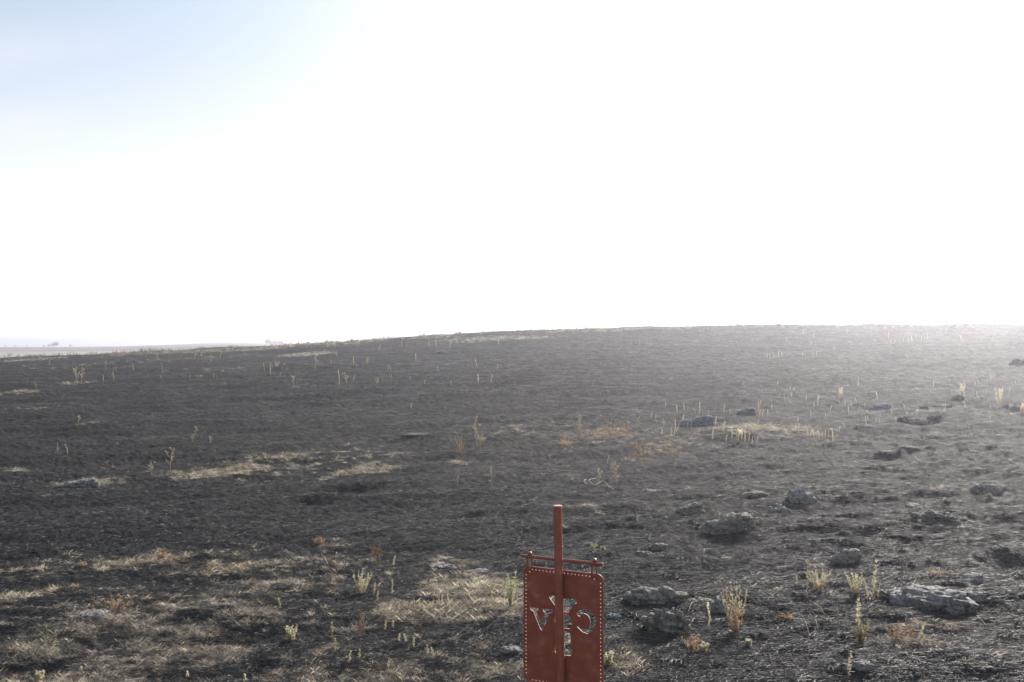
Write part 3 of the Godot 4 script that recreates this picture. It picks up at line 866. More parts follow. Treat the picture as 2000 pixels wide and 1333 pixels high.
func burnt_ground() -> void:
	var rows := 620
	var cols := 900
	var v := PackedVector3Array()
	var col := PackedColorArray()
	v.resize(rows * cols)
	col.resize(rows * cols)
	var a := pow(5.0, -0.5)
	var b := pow(165.0, -0.5)
	for j in rows:
		var d := pow(lerpf(a, b, float(j) / (rows - 1)), -2.0)
		var nb := near_bumps(d)
		var np := near_patches(d)
		var half := 0.62 * (d + 4.0)
		for i in cols:
			var x := lerpf(-half, half, float(i) / (cols - 1))
			var y := relief(x, d, nb)
			var k := j * cols + i
			v[k] = Vector3(x, y, -d)
			# soot, ash and bare soil in drawn-out streaks: plain noise over the ground, the same near and far
			var t := 0.6 * tone.get_noise_2d((x * 0.985 + d * 0.17) * 0.14, (d * 0.985 - x * 0.17) * 0.8) + 0.55 * tone.get_noise_2d(x * 0.4 + 70.0, d)
			var f := fine.get_noise_2d(x * 1.7 + 31.0, d * 1.2)
			var e := edge.get_noise_2d(x * 0.8 - 17.0, d * 1.5)
			var cc := Color(0.013, 0.0131, 0.014).lerp(Color(0.039, 0.038, 0.037), clampf(0.42 + 1.3 * t + 0.45 * e, 0, 1))
			cc = cc.lerp(Color(0.082, 0.08, 0.079), 0.5 * smoothstep(0.15, 0.6, f + 0.5 * e))
			var g := grassy(x, d, np)
			if g.x > 0.0:
				cc = cc.lerp(GRASS[int(g.y)] * 0.6, 0.5 * g.x * smoothstep(-0.45, 0.35, f + 0.6 * e))
			col[k] = cc
	var idx := PackedInt32Array()
	idx.resize((rows - 1) * (cols - 1) * 6)
	var o := 0
	for j in rows - 1:
		for i in cols - 1:
			var k := j * cols + i
			idx[o] = k
			idx[o + 1] = k + cols
			idx[o + 2] = k + 1
			idx[o + 3] = k + 1
			idx[o + 4] = k + cols
			idx[o + 5] = k + cols + 1
			o += 6
	var nrm := PackedVector3Array()
	nrm.resize(rows * cols)
	for j in rows:
		for i in cols:
			var dx := v[j * cols + mini(i + 1, cols - 1)] - v[j * cols + maxi(i - 1, 0)]
			var dz := v[mini(j + 1, rows - 1) * cols + i] - v[maxi(j - 1, 0) * cols + i]
			nrm[j * cols + i] = dx.cross(dz).normalized()
	var arr := []
	arr.resize(Mesh.ARRAY_MAX)
	arr[Mesh.ARRAY_VERTEX] = v
	arr[Mesh.ARRAY_NORMAL] = nrm
	arr[Mesh.ARRAY_COLOR] = col
	arr[Mesh.ARRAY_INDEX] = idx
	var m := ArrayMesh.new()
	m.add_surface_from_arrays(Mesh.PRIMITIVE_TRIANGLES, arr)
	var o2 := put("ground", m, M.ground)
	tag(o2, "charred black hillside of burnt turf with strips of surviving straw", "", "", "structure")


func country(x: float, d: float) -> float:
	var here := lay(x, clampf(d, 0.0, 190.0)) - 0.5
	var az := x / maxf(d, 1.0)
	var low := -3.4 + 0.35 * macro.get_noise_2d(x * 0.05, d * 0.05) * 6.0
	var top := EYE - 0.0008 * 900.0 + 3.6 * exp(-pow((az + 0.28) / 0.085, 2.0))
	var y := lerpf(low, top, smoothstep(330.0, 900.0, d))
	y = lerpf(y, -14.0, smoothstep(920.0, 1500.0, d))
	return lerpf(here, y, smoothstep(125.0, 260.0, d))

func far_country() -> void:
	var ds := [-400.0, -150.0, -40.0, 0.0, 3.0]
	for i in 60: ds.append(5.0 + i * 4.0)
	for i in 120: ds.append(245.0 + i * 6.0)
	for i in 8: ds.append(980.0 + i * 40.0)
	var xs := [-1000.0]
	for i in 181: xs.append(-720.0 + i * 6.0)
	xs.append_array([500.0, 800.0, 1000.0])
	var st := SurfaceTool.new()
	st.begin(Mesh.PRIMITIVE_TRIANGLES)
	st.set_smooth_group(0)
	var strips := noise(91, 0.012, 2, FastNoiseLite.TYPE_CELLULAR)
	strips.cellular_return_type = FastNoiseLite.RETURN_CELL_VALUE
	strips.fractal_type = FastNoiseLite.FRACTAL_NONE
	var kinds := [Color(0.58, 0.49, 0.36), Color(0.26, 0.205, 0.16), Color(0.36, 0.26, 0.19), Color(0.20, 0.17, 0.14), Color(0.52, 0.42, 0.30)]
	for d in ds:
		for x in xs:
			var c: Color
			var n := strips.get_noise_2d(x * 0.35 + 0.1 * d, d * 0.9)
			c = kinds[int(clampf((n + 1.0) * 0.5, 0.0, 0.999) * 5.0)]
			c *= 0.46 + 0.14 * tone.get_noise_2d(x * 0.2, d * 0.3)
			st.set_color(c)
			st.add_vertex(Vector3(x, country(x, d), -d))
	var w: int = xs.size()
	for j in ds.size() - 1:
		for i in w - 1:
			var k := j * w + i
			for q in [k, k + w, k + 1, k + 1, k + w, k + w + 1]: st.add_index(q)
	st.generate_normals()
	var o := put("fields", st.commit(), M.field)
	tag(o, "pale stubble fields rolling away beyond the burnt slope", "", "", "structure")

	# farm on the far rise
	var wall := StandardMaterial3D.new()
	wall.albedo_color = Color(0.42, 0.41, 0.40).linear_to_srgb()
	wall.roughness = 0.9
	var roof := StandardMaterial3D.new()
	roof.albedo_color = Color(0.22, 0.19, 0.18).linear_to_srgb()
	roof.roughness = 0.9
	var pale := StandardMaterial3D.new()
	pale.albedo_color = Color(0.7, 0.69, 0.66).linear_to_srgb()
	pale.roughness = 0.9
	var dark := StandardMaterial3D.new()
	dark.albedo_color = Color(0.05, 0.05, 0.06).linear_to_srgb()
	dark.roughness = 0.4
	var fx := -0.2390 * 880.0
	var farm := thing("farmhouse", Vector3(fx, country(fx, 880.0) - 0.4, -880.0), "grey farmhouse with a taller block and a long barn roof on the far rise", "farmhouse")
	house(farm, Vector3(-5.2, 0, 0), 4.6, 5.0, 3.3, 1.0, wall, roof, dark)
	house(farm, Vector3(2.8, 0, 0), 11.0, 6.0, 1.9, 0.9, wall, roof, pale)
	var sx := -0.4815 * 480.0
	var shed := thing("shed", Vector3(sx, country(sx, 480.0) - 0.1, -480.0), "low grey shed with a whitish door standing past the burnt edge", "shed")
	house(shed, Vector3.ZERO, 5.4, 3.0, 1.5, 0.35, wall, roof, pale)
	tree(Vector3(-0.5050 * 470.0, 0, -470.0), 2.9, "small bare grey-green tree near the low shed", 1)
	for t in [[-0.4585, 800.0, 4.6], [-0.4615, 802.0, 3.6], [-0.4655, 806.0, 2.8], [-0.4705, 806.0, 2.0]]:
		tree(Vector3(t[0] * t[1], 0, -t[1]), t[2], "dark tree in the far clump at the edge of a pale field", 2, "far tree clump")
	for t in [[-0.5090, 880.0, 1.8], [-0.4995, 880.0, 2.0], [-0.4880, 884.0, 1.6], [-0.4438, 820.0, 2.4], [-0.4260, 880.0, 1.3]]:
		tree(Vector3(t[0] * t[1], 0, -t[1]), t[2], "tiny single tree dotted along the far skyline", 2, "trees on the far skyline")
	for t in [[-0.3790, 420.0, 4.6], [-0.3715, 560.0, 4.2]]:
		var px: float = t[0] * t[1]
		var pole := thing("utility_pole", Vector3(px, country(px, t[1]) - 0.2, -t[1]), "thin utility pole with a short crossarm in the pale fields", "pole", "poles in the fields")
		var s1 := begin()
		tube(s1, [Vector3.ZERO, Vector3(0, t[2], 0)], 0.09, 0.06, Color(0.16, 0.14, 0.12), Color(0.16, 0.14, 0.12), 6)
		put("shaft", done(s1), M.field, pole)
		var s2 := begin()
		tube(s2, [Vector3(-0.45, t[2] - 0.35, 0.09), Vector3(0.45, t[2] - 0.35, 0.09)], 0.05, 0.05, Color(0.16, 0.14, 0.12), Color(0.16, 0.14, 0.12), 4)
		put("crossarm", done(s2), M.field, pole)


func house(parent: Node3D, at: Vector3, w: float, dp: float, h: float, pitch: float, wall: Material, roof: Material, opening: Material) -> void:
	var b := BoxMesh.new()
	b.size = Vector3(w, h + 1.0, dp)
	var o := put("wall", b, wall, parent)
	o.position = at + Vector3(0, h * 0.5 - 0.5, 0)
	var pr := PrismMesh.new()
	pr.size = Vector3(dp + 0.6, pitch, w + 0.5)
	var r := put("roof", pr, roof, parent)
	r.position = at + Vector3(0, h + pitch * 0.5 + 0.01, 0)
	r.rotation.y = PI / 2
	for k in [-0.3, 0.05, 0.33]:
		var q := BoxMesh.new()
		q.size = Vector3(0.9, minf(1.2, h * 0.6), 0.1)
		var n := put("window" if k < 0.3 else "door", q, opening, parent)
		n.position = at + Vector3(w * k, h * 0.5, dp * 0.5 + 0.03)


func tree(at: Vector3, h: float, label: String, twiggy: int, group := "") -> void:
	at.y = country(at.x, -at.z) - 0.1
	var t := thing("tree", at, label, "tree", group)
	var bark := Color(0.07, 0.06, 0.05)
	var st := begin()
	var ends := []
	tube(st, [Vector3.ZERO, Vector3(0.05, h * 0.35, 0), Vector3(-0.03, h * 0.62, 0.04)], h * 0.045, h * 0.02, bark, bark, 5)
	for k in 9:
		var a := TAU * k / 9.0 + rng.randf()
		var e := Vector3(cos(a) * h * rng.randf_range(0.16, 0.34), h * rng.randf_range(0.5, 0.9), sin(a) * h * rng.randf_range(0.16, 0.34))
		tube(st, [Vector3(0, h * 0.33, 0), e * Vector3(0.55, 0.85, 0.55), e], h * 0.018, h * 0.006, bark, bark, 4)
		ends.append(e)
	put("trunk", done(st), M.plant, t)
	st = begin()
	for e in ends:
		for k in (26 if twiggy == 1 else 60):
			var p: Vector3 = e + Vector3(rng.randfn(), rng.randfn() * 0.8, rng.randfn()) * h * 0.10
			var dir := Vector3(rng.randfn(), rng.randfn(), rng.randfn()).normalized()
			var g := Color(0.07, 0.085, 0.045) * rng.randf_range(0.7, 1.3)
			blade(st, p, dir, h * 0.09, h * 0.05, 0.1, g, g)
	put("crown", done(st), M.plant, t)


# ---------------------------------------------------------------- stones
func stone_mesh(w: float, h: float, dp: float, shape: String, sd: int, rough: int) -> ArrayMesh:
	var n1 := noise(100 + sd, 0.85, 3)
	var n2 := noise(200 + sd, 1.5, 1, FastNoiseLite.TYPE_CELLULAR)
	n2.cellular_return_type = FastNoiseLite.RETURN_DISTANCE2_SUB
	var n3 := noise(300 + sd, 4.5, 3)
	var la := rough
	var lo := rough * 2
	var st := SurfaceTool.new()
	st.begin(Mesh.PRIMITIVE_TRIANGLES)
	st.set_smooth_group(0)
	var box := 0.75 if shape in ["slab", "layered", "ridge"] else 0.9
	for j in la + 1:
		var th := PI * j / la
		for i in lo:
			var ph := TAU * i / lo
			var v := Vector3(sin(th) * cos(ph), cos(th), sin(th) * sin(ph))
			var p := Vector3(signf(v.x) * pow(absf(v.x), box), signf(v.y) * pow(absf(v.y), box), signf(v.z) * pow(absf(v.z), box))
			var q := v * Vector3(1.0 + 0.8 * (w / dp - 1.0), 1.0, 1.0)
			var r := 1.0 + 0.34 * n1.get_noise_3dv(q) + 0.06 * n3.get_noise_3dv(q)
			var crack := n2.get_noise_3dv(q * (1.35 if shape == "lumpy" else 1.0)) + 1.0
			var depth := 0.30 if shape == "lumpy" else 0.13
			r -= depth * (1.0 - smoothstep(0.0, 0.30, crack))
			p *= r
			if shape == "slab": p.y += 0.34 * p.x
			if shape == "ridge": p.y *= 1.0 - 0.3 * absf(p.z)
			if shape == "layered":
				var s := (p.y + 0.4 * p.x + 0.16 * n1.get_noise_3dv(q * 2.0)) * 5.5
				var f := s - floorf(s)
				p *= 1.0 - 0.10 * smoothstep(0.55, 1.0, f)
			st.add_vertex(Vector3(p.x * w * 0.5, p.y * h * 0.66 + h * 0.22, p.z * dp * 0.5))
	for j in la:
		for i in lo:
			var a := j * lo + i
			var b := j * lo + (i + 1) % lo
			if j > 0:
				st.add_index(a); st.add_index(b); st.add_index(a + lo)
			if j < la - 1:
				st.add_index(b); st.add_index(b + lo); st.add_index(a + lo)
	st.generate_normals()
	return st.commit()

func stones() -> void:
	for k in ROCK.size():
		var r = ROCK[k]
		var w: float = r[2]
		var h: float = r[3]
		var dp := w * (0.62 if r[4] == "slab" or r[4] == "ridge" else 0.8)
		var m := stone_mesh(w * 1.02, h, dp, r[4], k, 34 if w / r[1] > 0.04 else 22)
		var o := put("stone", m, M.rock[int(r[5])])
		o.position = Vector3(r[0], ground(r[0], r[1] + dp * 0.35) - 0.02 - 0.2 * h, -(r[1] + dp * 0.35))
		o.rotation.y = (0.16 if r[4] == "slab" else -0.22 if r[4] == "layered" else 0.0) + sin(k * 2.3) * 0.12
		tag(o, r[6], "rock", "stones half buried in the burnt slope")


# ---------------------------------------------------------------- the sign, seen from its back
func poly_cut(parent: Node, pts: Array) -> void:
	var c := CSGPolygon3D.new()
	c.name = "cut"
	var pp := PackedVector2Array()
	for p in pts: pp.append(Vector2(p[0], p[1]) * 0.001)
	c.polygon = pp
	c.mode = CSGPolygon3D.MODE_DEPTH
	c.depth = 0.1
	c.material = M.sunlit_red
	c.position.z = 0.05
	c.operation = CSGShape3D.OPERATION_SUBTRACTION
	parent.add_child(c, true)

func sign_board() -> void:
	var bx := 0.2341
	var s := thing("hanging_sign", Vector3(bx, 0.026, -5.0), "red steel sign with cut-out letters hanging from a crossbar on a round post", "sign")
	# post: a round tube with a flat cap, leaning a touch
	var post := put("post", lathe([[0.0215, -0.5], [0.0215, 2.366], [0.0195, 2.370]], 28), M.gloss, s)
	post.position = Vector3(0.0345, 0, 0)
	post.rotation.z = 0.0165
	var cap := put("cap", lathe([[0.0208, 0.0], [0.0226, 0.001], [0.0226, 0.0045], [0.0208, 0.0065], [0.0, 0.0075]], 28), M.sunlit_red, post)
	cap.position.y = 2.368
	# everything that hangs is turned with the bar
	var turn := Basis(Vector3.UP, deg_to_rad(-27.5))
	var origin := turn * Vector3(0, 2.1005, -0.033)
	var bar := put("crossbar", bar_mesh(-0.2275, 0.2255, 0.0088), M.gloss, s)
	bar.transform = Transform3D(turn, origin + Vector3(0, -0.006, 0))
	for u in [-0.1775, 0.1807]:
		var h := Node3D.new()
		h.name = "hanger"
		s.add_child(h, true)
		h.transform = Transform3D(turn, origin + turn * Vector3(u, 0, 0))
		var ball := SphereMesh.new()
		ball.radius = 0.0125
		ball.height = 0.025
		ball.radial_segments = 20
		ball.rings = 12
		put("knob", ball, M.gloss, h).position = Vector3(0, 0.008, 0)
		for e in [-0.0125, 0.0125]:
			var strap := BoxMesh.new()
			strap.size = Vector3(0.0075, 0.066, 0.006)
			put("strap", strap, M.red, h).position = Vector3(e, -0.036, 0.0 if e < 0 else 0.001)
		var bolt := put("bolt", lathe([[0.0, -0.009], [0.006, -0.009], [0.006, 0.009], [0.0, 0.009]], 10), M.red, h)
		bolt.rotation.x = PI / 2
		bolt.position = Vector3(0, -0.066, 0)
		var lug := BoxMesh.new()
		lug.size = Vector3(0.034, 0.006, 0.005)
		put("lug", lug, M.red, h).position = Vector3(0, -0.0665, 0.0105)
	# plate with rounded corners, a row of punched holes round its rim, and the letters
	var plate := CSGCombiner3D.new()
	plate.name = "plate"
	s.add_child(plate, true)
	plate.transform = Transform3D(turn, origin)
	var x0 := -0.2125
	var x1 := 0.2295
	var y0 := -0.648
	var y1 := -0.0555
	var body := CSGPolygon3D.new()
	body.name = "sheet"
	var pp := PackedVector2Array()
	var rad := 0.034
	for cn in [[x1 - rad, y1 - rad, 0.0], [x0 + rad, y1 - rad, 90.0], [x0 + rad, y0 + rad, 180.0], [x1 - rad, y0 + rad, 270.0]]:
		for i in 9:
			var a := deg_to_rad(cn[2] + i * 11.25)
			pp.append(Vector2(cn[0] + rad * cos(a), cn[1] + rad * sin(a)))
	body.polygon = pp
	body.mode = CSGPolygon3D.MODE_DEPTH
	body.depth = 0.006
	body.position.z = 0.003
	body.material = M.red
	plate.add_child(body)
	for p in [
		[[-176, -264], [-126, -263], [-127, -274], [-140, -280], [-114, -338], [-89, -282], [-101, -277], [-104, -264], [-45, -261], [-49, -277], [-62, -281], [-97, -362], [-109, -376], [-120, -364], [-157, -284], [-174, -277]],
		[[87, -262], [99, -248], [120, -240], [142, -239], [171, -250], [187, -273], [190, -303], [175, -337], [146, -359], [116, -354], [87, -331], [98, -324], [121, -338], [140, -338], [154, -326], [159, -305], [156, -282], [145, -267], [126, -260], [112, -265], [105, -278], [91, -276]],
		[[-68, -201], [-57, -190], [-22, -194], [11, -199], [44, -195], [74, -190], [90, -203], [84, -216], [56, -242], [41, -266], [-19, -266], [-34, -240], [-60, -212]],
		[[-17, -276], [39, -276], [58, -294], [60, -310], [58, -324], [46, -348], [-24, -348], [-34, -324], [-37, -310], [-34, -294]],
		[[-28, -362], [50, -362], [52, -429], [60, -454], [62, -470], [52, -482], [11, -484], [-28, -482], [-37, -470], [-36, -454], [-28, -429]]]:
		poly_cut(plate, p)
	var ins := 0.0145
	var holes := []
	var ny := 27
	for i in ny:
		var y := lerpf(y1 - 0.045, y0 + 0.045, float(i) / (ny - 1))
		holes.append(Vector2(x0 + ins, y))
		holes.append(Vector2(x1 - ins, y))
	for i in 18:
		var x := lerpf(x0 + 0.052, x1 - 0.052, float(i) / 17.0)
		holes.append(Vector2(x, y1 - ins))
		holes.append(Vector2(x, y0 + ins))
	for u in [-0.1775, 0.1807]:
		holes.append(Vector2(u, -0.082))
	for h in holes:
		var c := CSGCylinder3D.new()
		c.name = "hole"
		c.radius = 0.0034
		c.height = 0.05
		c.sides = 10
		c.material = M.sunlit_red
		c.rotation.x = PI / 2
		c.position = Vector3(h.x, h.y, 0)
		c.operation = CSGShape3D.OPERATION_SUBTRACTION
		plate.add_child(c, true)


func lathe(prof: Array, sides: int) -> ArrayMesh:
	var st := SurfaceTool.new()
	st.begin(Mesh.PRIMITIVE_TRIANGLES)
	for j in prof.size() - 1:
		st.set_smooth_group(j)
		for i in sides:
			var a := TAU * i / sides
			var b := TAU * (i + 1) / sides
			var p := Vector3(prof[j][0] * cos(a), prof[j][1], prof[j][0] * sin(a))
			var q := Vector3(prof[j][0] * cos(b), prof[j][1], prof[j][0] * sin(b))
			var p2 := Vector3(prof[j + 1][0] * cos(a), prof[j + 1][1], prof[j + 1][0] * sin(a))
			var q2 := Vector3(prof[j + 1][0] * cos(b), prof[j + 1][1], prof[j + 1][0] * sin(b))
			for v in [p, q, q2, p, q2, p2]: st.add_vertex(v)
	st.generate_normals()
	return st.commit()

func bar_mesh(x0: float, x1: float, r: float) -> ArrayMesh:
	var m := lathe([[0.0, x0], [r * 0.8, x0], [r, x0 + 0.002], [r, x1 - 0.002], [r * 0.8, x1], [0.0, x1]], 16)
	var st := SurfaceTool.new()
	st.begin(Mesh.PRIMITIVE_TRIANGLES)
	st.append_from(m, 0, Transform3D(Basis(Vector3.FORWARD, PI / 2), Vector3.ZERO))
	return st.commit()


# ---------------------------------------------------------------- weeds, one by one
const GREEN := Color(0.28, 0.29, 0.20)
const PALE := Color(0.62, 0.59, 0.48)
const TAN := Color(0.36, 0.29, 0.20)
const RUST := Color(0.25, 0.135, 0.085)

func spike_shape(t: Node3D, h: float, lean: Vector3, stems: int, spread: float, top: Color, foot: Color, leaf: float, thick: float, density := 46.0) -> void:
	var s1 := begin()
	var s2 := begin()
	for k in stems:
		var a := TAU * k / stems + rng.randf()
		var out := Vector3(cos(a), 0, sin(a)) * spread * (0.25 + 0.75 * rng.randf())
		var hh := h * (1.0 if k == 0 else rng.randf_range(0.62, 0.98))
		var pts := []
		for i in 6:
			var f := i / 5.0
			pts.append(out * hh * (0.06 + pow(f, 0.8)) + lean * hh * f * f + Vector3(0, hh * f, 0))
		tube(s1, pts, thick, thick * 0.45, foot, foot.lerp(top, 0.7))
		var n := int(density * (1.0 if stems == 1 else 0.6))
		for i in n:
			var f := pow(rng.randf(), 0.8) * 0.88 + 0.12
			var q := f * 5.0
			var p: Vector3 = pts[int(q)].lerp(pts[mini(int(q) + 1, 5)], q - int(q))
			var b := rng.randf() * TAU
			var dir := Vector3(cos(b) * 0.75, rng.randf_range(0.5, 1.3), sin(b) * 0.75).normalized()
			var c := foot.lerp(top, clampf(f * 1.5 - 0.15, 0, 1)) * rng.randf_range(0.75, 1.25)
			blade(s2, p, dir, leaf * rng.randf_range(0.6, 1.2) * (1.25 - 0.7 * f), leaf * 0.16, 0.15, c, c * 1.1)
	put("stem", done(s1), M.plant, t)
	put("leaves", done(s2), M.plant, t).set_meta("kind", "stuff")

func thistle_shape(t: Node3D, stout: float, h: float, c0: Color, c1: Color, branches: int, spread: float, heads := true) -> void:
	var s1 := begin()
	var s2 := begin()
	var pts := []
	var bend := Vector3(rng.randfn() * 0.06, 0, rng.randfn() * 0.06)
	for i in 6:
		var f := i / 5.0
		pts.append(Vector3(0, h * f, 0) + bend * h * f * f + Vector3(rng.randfn(), 0, rng.randfn()) * h * 0.012)
	tube(s1, pts, (0.0038 + h * 0.003) * stout, 0.0025 * stout, c0, c1)
	bead(s2, pts[5], 0.011, c1 * 1.1)
	for k in branches:
		var f := rng.randf_range(0.3, 0.95)
		var q := f * 5.0
		var p: Vector3 = pts[int(q)].lerp(pts[mini(int(q) + 1, 5)], q - int(q))
		var a := rng.randf() * TAU
		var l := h * spread * rng.randf_range(0.4, 1.0)
		var e := p + Vector3(cos(a) * l, l * rng.randf_range(0.5, 1.4), sin(a) * l)
		var m := p.lerp(e, 0.5) + Vector3(cos(a), -0.3, sin(a)) * l * 0.14
		tube(s1, [p, m, e], 0.003 * stout, 0.0018 * stout, c0.lerp(c1, f), c1, 3)
		for i in 3:
			var tw: Vector3 = m.lerp(e, rng.randf())
			var te: Vector3 = tw + Vector3(rng.randfn(), absf(rng.randfn()) + 0.4, rng.randfn()).normalized() * l * 0.35
			tube(s1, [tw, te], 0.002 * stout, 0.0012 * stout, c1, c1, 3)
			if heads: bead(s2, te, rng.randf_range(0.006, 0.011) * sqrt(stout), c1 * rng.randf_range(0.8, 1.3))
		if heads: bead(s2, e, rng.randf_range(0.009, 0.014), c1 * rng.randf_range(0.8, 1.25))
	put("stem", done(s1), M.plant, t)
	put("seed_heads", done(s2), M.plant, t).set_meta("kind", "stuff")

func rusty_shape(t: Node3D, h: float, wide: float) -> void:
	var s1 := begin()
	var s2 := begin()
	for k in 16:
		var a := rng.randf() * TAU
		var hh := h * rng.randf_range(0.45, 1.0)
		var out := Vector3(cos(a), 0, sin(a)) * wide * rng.randf()
		var pts := [out * 0.2, out * 0.6 + Vector3(0, hh * 0.5, 0), out + Vector3(0, hh, 0)]
		tube(s1, pts, 0.0032, 0.0018, RUST, TAN, 3)
		for i in 16:
			var p: Vector3 = pts[1].lerp(pts[2], rng.randf()) if rng.randf() < 0.75 else pts[0].lerp(pts[1], rng.randf())
			var dir := Vector3(rng.randfn(), rng.randfn() + 0.5, rng.randfn()).normalized()
			var c := RUST.lerp(TAN, rng.randf()) * rng.randf_range(0.8, 1.3)
			blade(s2, p, dir, rng.randf_range(0.018, 0.04), 0.006, 0.2, c, c)
	put("stem", done(s1), M.plant, t)
	put("leaves", done(s2), M.plant, t).set_meta("kind", "stuff")

func weeds() -> void:
	var name_of := {"S": "weed_spike", "E": "leafy_weed", "T": "dry_thistle", "R": "rusty_weed"}
	var cat := {"S": "weed", "E": "bushy weed", "T": "thistle", "R": "dead weed"}
	for w in WEED:
		var kind: String = w[0]
		var h: float = w[3]
		var lab: String = WEED_LOOK[w[4]]
		var t := thing(name_of[kind], Vector3(w[1], ground(w[1], w[2]) - 0.02, -w[2]), WEED_LABEL[w[5]], cat[kind], GROUP_OF[kind])
		var px: float = maxf(w[2] / 30.0, 0.35)      # far stems are stouter kinds
		match kind:
			"S":
				var top := PALE.lerp(GREEN, rng.randf_range(0.0, 0.3)) if lab.contains("pale") or lab.contains("straw") else GREEN.lerp(PALE, rng.randf_range(0.1, 0.6))
				var lean := Vector3(rng.randfn() * 0.12, 0, rng.randfn() * 0.12)
				if lab.contains("hooked"): lean = Vector3(0.25, -0.06, 0)
				spike_shape(t, h, lean, 1, 0.02, top, TAN, clampf(h * 0.13, 0.03, 0.07), 0.0032 * clampf(px, 1.0, 2.2), 70.0)
			"E":
				if lab.contains("large bush"):
					spike_shape(t, h, Vector3(-0.04, 0, 0), 24, 0.36, Color(0.43, 0.395, 0.27), Color(0.30, 0.18, 0.13), 0.042, 0.0035, 46.0)
				elif lab.contains("tall pale green"):
					spike_shape(t, h, Vector3(0.02, 0, 0), 7, 0.14, Color(0.34, 0.36, 0.235), Color(0.35, 0.32, 0.22), 0.055, 0.004, 80.0)
				elif lab.contains("cone-shaped") or lab.contains("pale bushy") or lab.contains("pale leafy"):
					spike_shape(t, h, Vector3.ZERO, 9, 0.20, PALE * 1.15, TAN, 0.075, 0.006, 60.0)
				elif lab.contains("bright green") or lab.contains("yellow-green"):
					spike_shape(t, h, Vector3.ZERO, 9, 0.34, Color(0.27, 0.31, 0.17), Color(0.26, 0.27, 0.17), 0.05, 0.003, 40.0)
				elif lab.contains("pinkish"):
					spike_shape(t, h, Vector3.ZERO, 20, 0.6, Color(0.38, 0.38, 0.28), Color(0.44, 0.30, 0.23), 0.045, 0.003, 60.0)
				elif lab.contains("dark olive"):
					spike_shape(t, h, Vector3.ZERO, 16, 0.45, Color(0.20, 0.21, 0.11), Color(0.26, 0.20, 0.12), 0.045, 0.003, 60.0)
				else:
					spike_shape(t, h, Vector3.ZERO, 14, 0.45, GREEN.lerp(PALE, 0.45), TAN, 0.045, 0.003, 50.0)
			"T":
				var c0 := TAN
				var c1 := PALE
				if lab.contains("red lower"): c0 = Color(0.32, 0.12, 0.075); c1 = Color(0.46, 0.36, 0.27)
				elif lab.contains("ochre"): c0 = Color(0.29, 0.17, 0.095); c1 = Color(0.37, 0.265, 0.18)
				elif lab.contains("dark thin"): c0 = Color(0.13, 0.11, 0.08); c1 = Color(0.28, 0.24, 0.16)
				elif lab.contains("green branching"): c0 = Color(0.30, 0.34, 0.18); c1 = Color(0.36, 0.40, 0.24)
				var thin := lab.contains("thin") or lab.contains("single bare")
				thistle_shape(t, clampf(w[2] / 14.0, 1.0, 2.4), h, c0, c1, 4 if thin else 14 if lab.contains("bush") else 8, 0.12 if thin else 0.24)
			"R":
				rusty_shape(t, h, h * (1.7 if lab.contains("wide") or lab.contains("flat") else 0.6 if lab.contains("stalk") or lab.contains("sprig") else 0.9))


func loose_stalks() -> void:
	for row in STALK:
		var pts := []
		var run: Array = row.slice(1)
		var first := Vector3(run[0][0], 0, -run[0][1])
		for i in run.size():
			var q = run[i]
			pts.append(Vector3(q[0], ground(q[0], q[1]) + (0.02 if i % 2 == 0 else 0.06), -q[1]))
		first.y = pts[0].y
		for i in pts.size(): pts[i] -= first
		if pts.size() == 2: pts.insert(1, pts[0].lerp(pts[1], 0.5) + Vector3(0, 0.03, 0))
		var soft := []
		for i in pts.size() - 1:
			var p0: Vector3 = pts[maxi(i - 1, 0)]
			var p3: Vector3 = pts[mini(i + 2, pts.size() - 1)]
			for k in 5: soft.append((pts[i] as Vector3).cubic_interpolate(pts[i + 1], p0, p3, k / 5.0))
		soft.append(pts[-1])
		pts = soft
		var st := begin()
		var r := 0.003 * clampf(-first.z / 12.0, 1.0, 2.5)
		tube(st, pts, r, r * 0.6, Color(0.62, 0.54, 0.40), Color(0.66, 0.60, 0.48), 5)
		var o := put("dry_stalk", done(st), M.plant)
		o.position = first
		tag(o, row[0], "stalk", "loose bleached stalks")


# ---------------------------------------------------------------- stubble and grass nobody could count
func tuft_mesh(n: int, h0: float, h1: float, spread: float, flat: float, w: float, across := 1.0) -> ArrayMesh:
	var st := begin()
	for k in n:
		var a := rng.randf() * TAU
		var out := Vector3(cos(a), 0, sin(a) * across).normalized()
		var l := rng.randf_range(h0, h1)
		var p := Vector3(rng.randfn(), 0, rng.randfn() * across) * spread
		p.y = -0.008
		var dir := (Vector3.UP * (1.0 - flat) + out * flat * rng.randf_range(0.5, 1.3) + Vector3(0, 0.06, 0)).normalized()
		var c := Color.WHITE * (0.45 + 1.3 * pow(rng.randf(), 2.2))
		c.a = 1.0
		blade(st, p, dir, l, w * rng.randf_range(0.7, 1.3), rng.randf_range(0.0, 0.35), c, c)
	return done(st)

func scatter(called: String, mesh: Mesh, mat: Material, where: Array, tint: PackedColorArray, label: String) -> void:
	mesh.surface_set_material(0, mat)
	var mm := MultiMesh.new()
	mm.transform_format = MultiMesh.TRANSFORM_3D
	mm.use_colors = true
	mm.mesh = mesh
	mm.instance_count = where.size()
	for i in where.size():
		mm.set_instance_transform(i, where[i])
		mm.set_instance_color(i, tint[i])
	var o := MultiMeshInstance3D.new()
	o.multimesh = mm
	o.name = numbered(called)
	add_child(o, true)
	tag(o, label, "grass", "", "stuff")

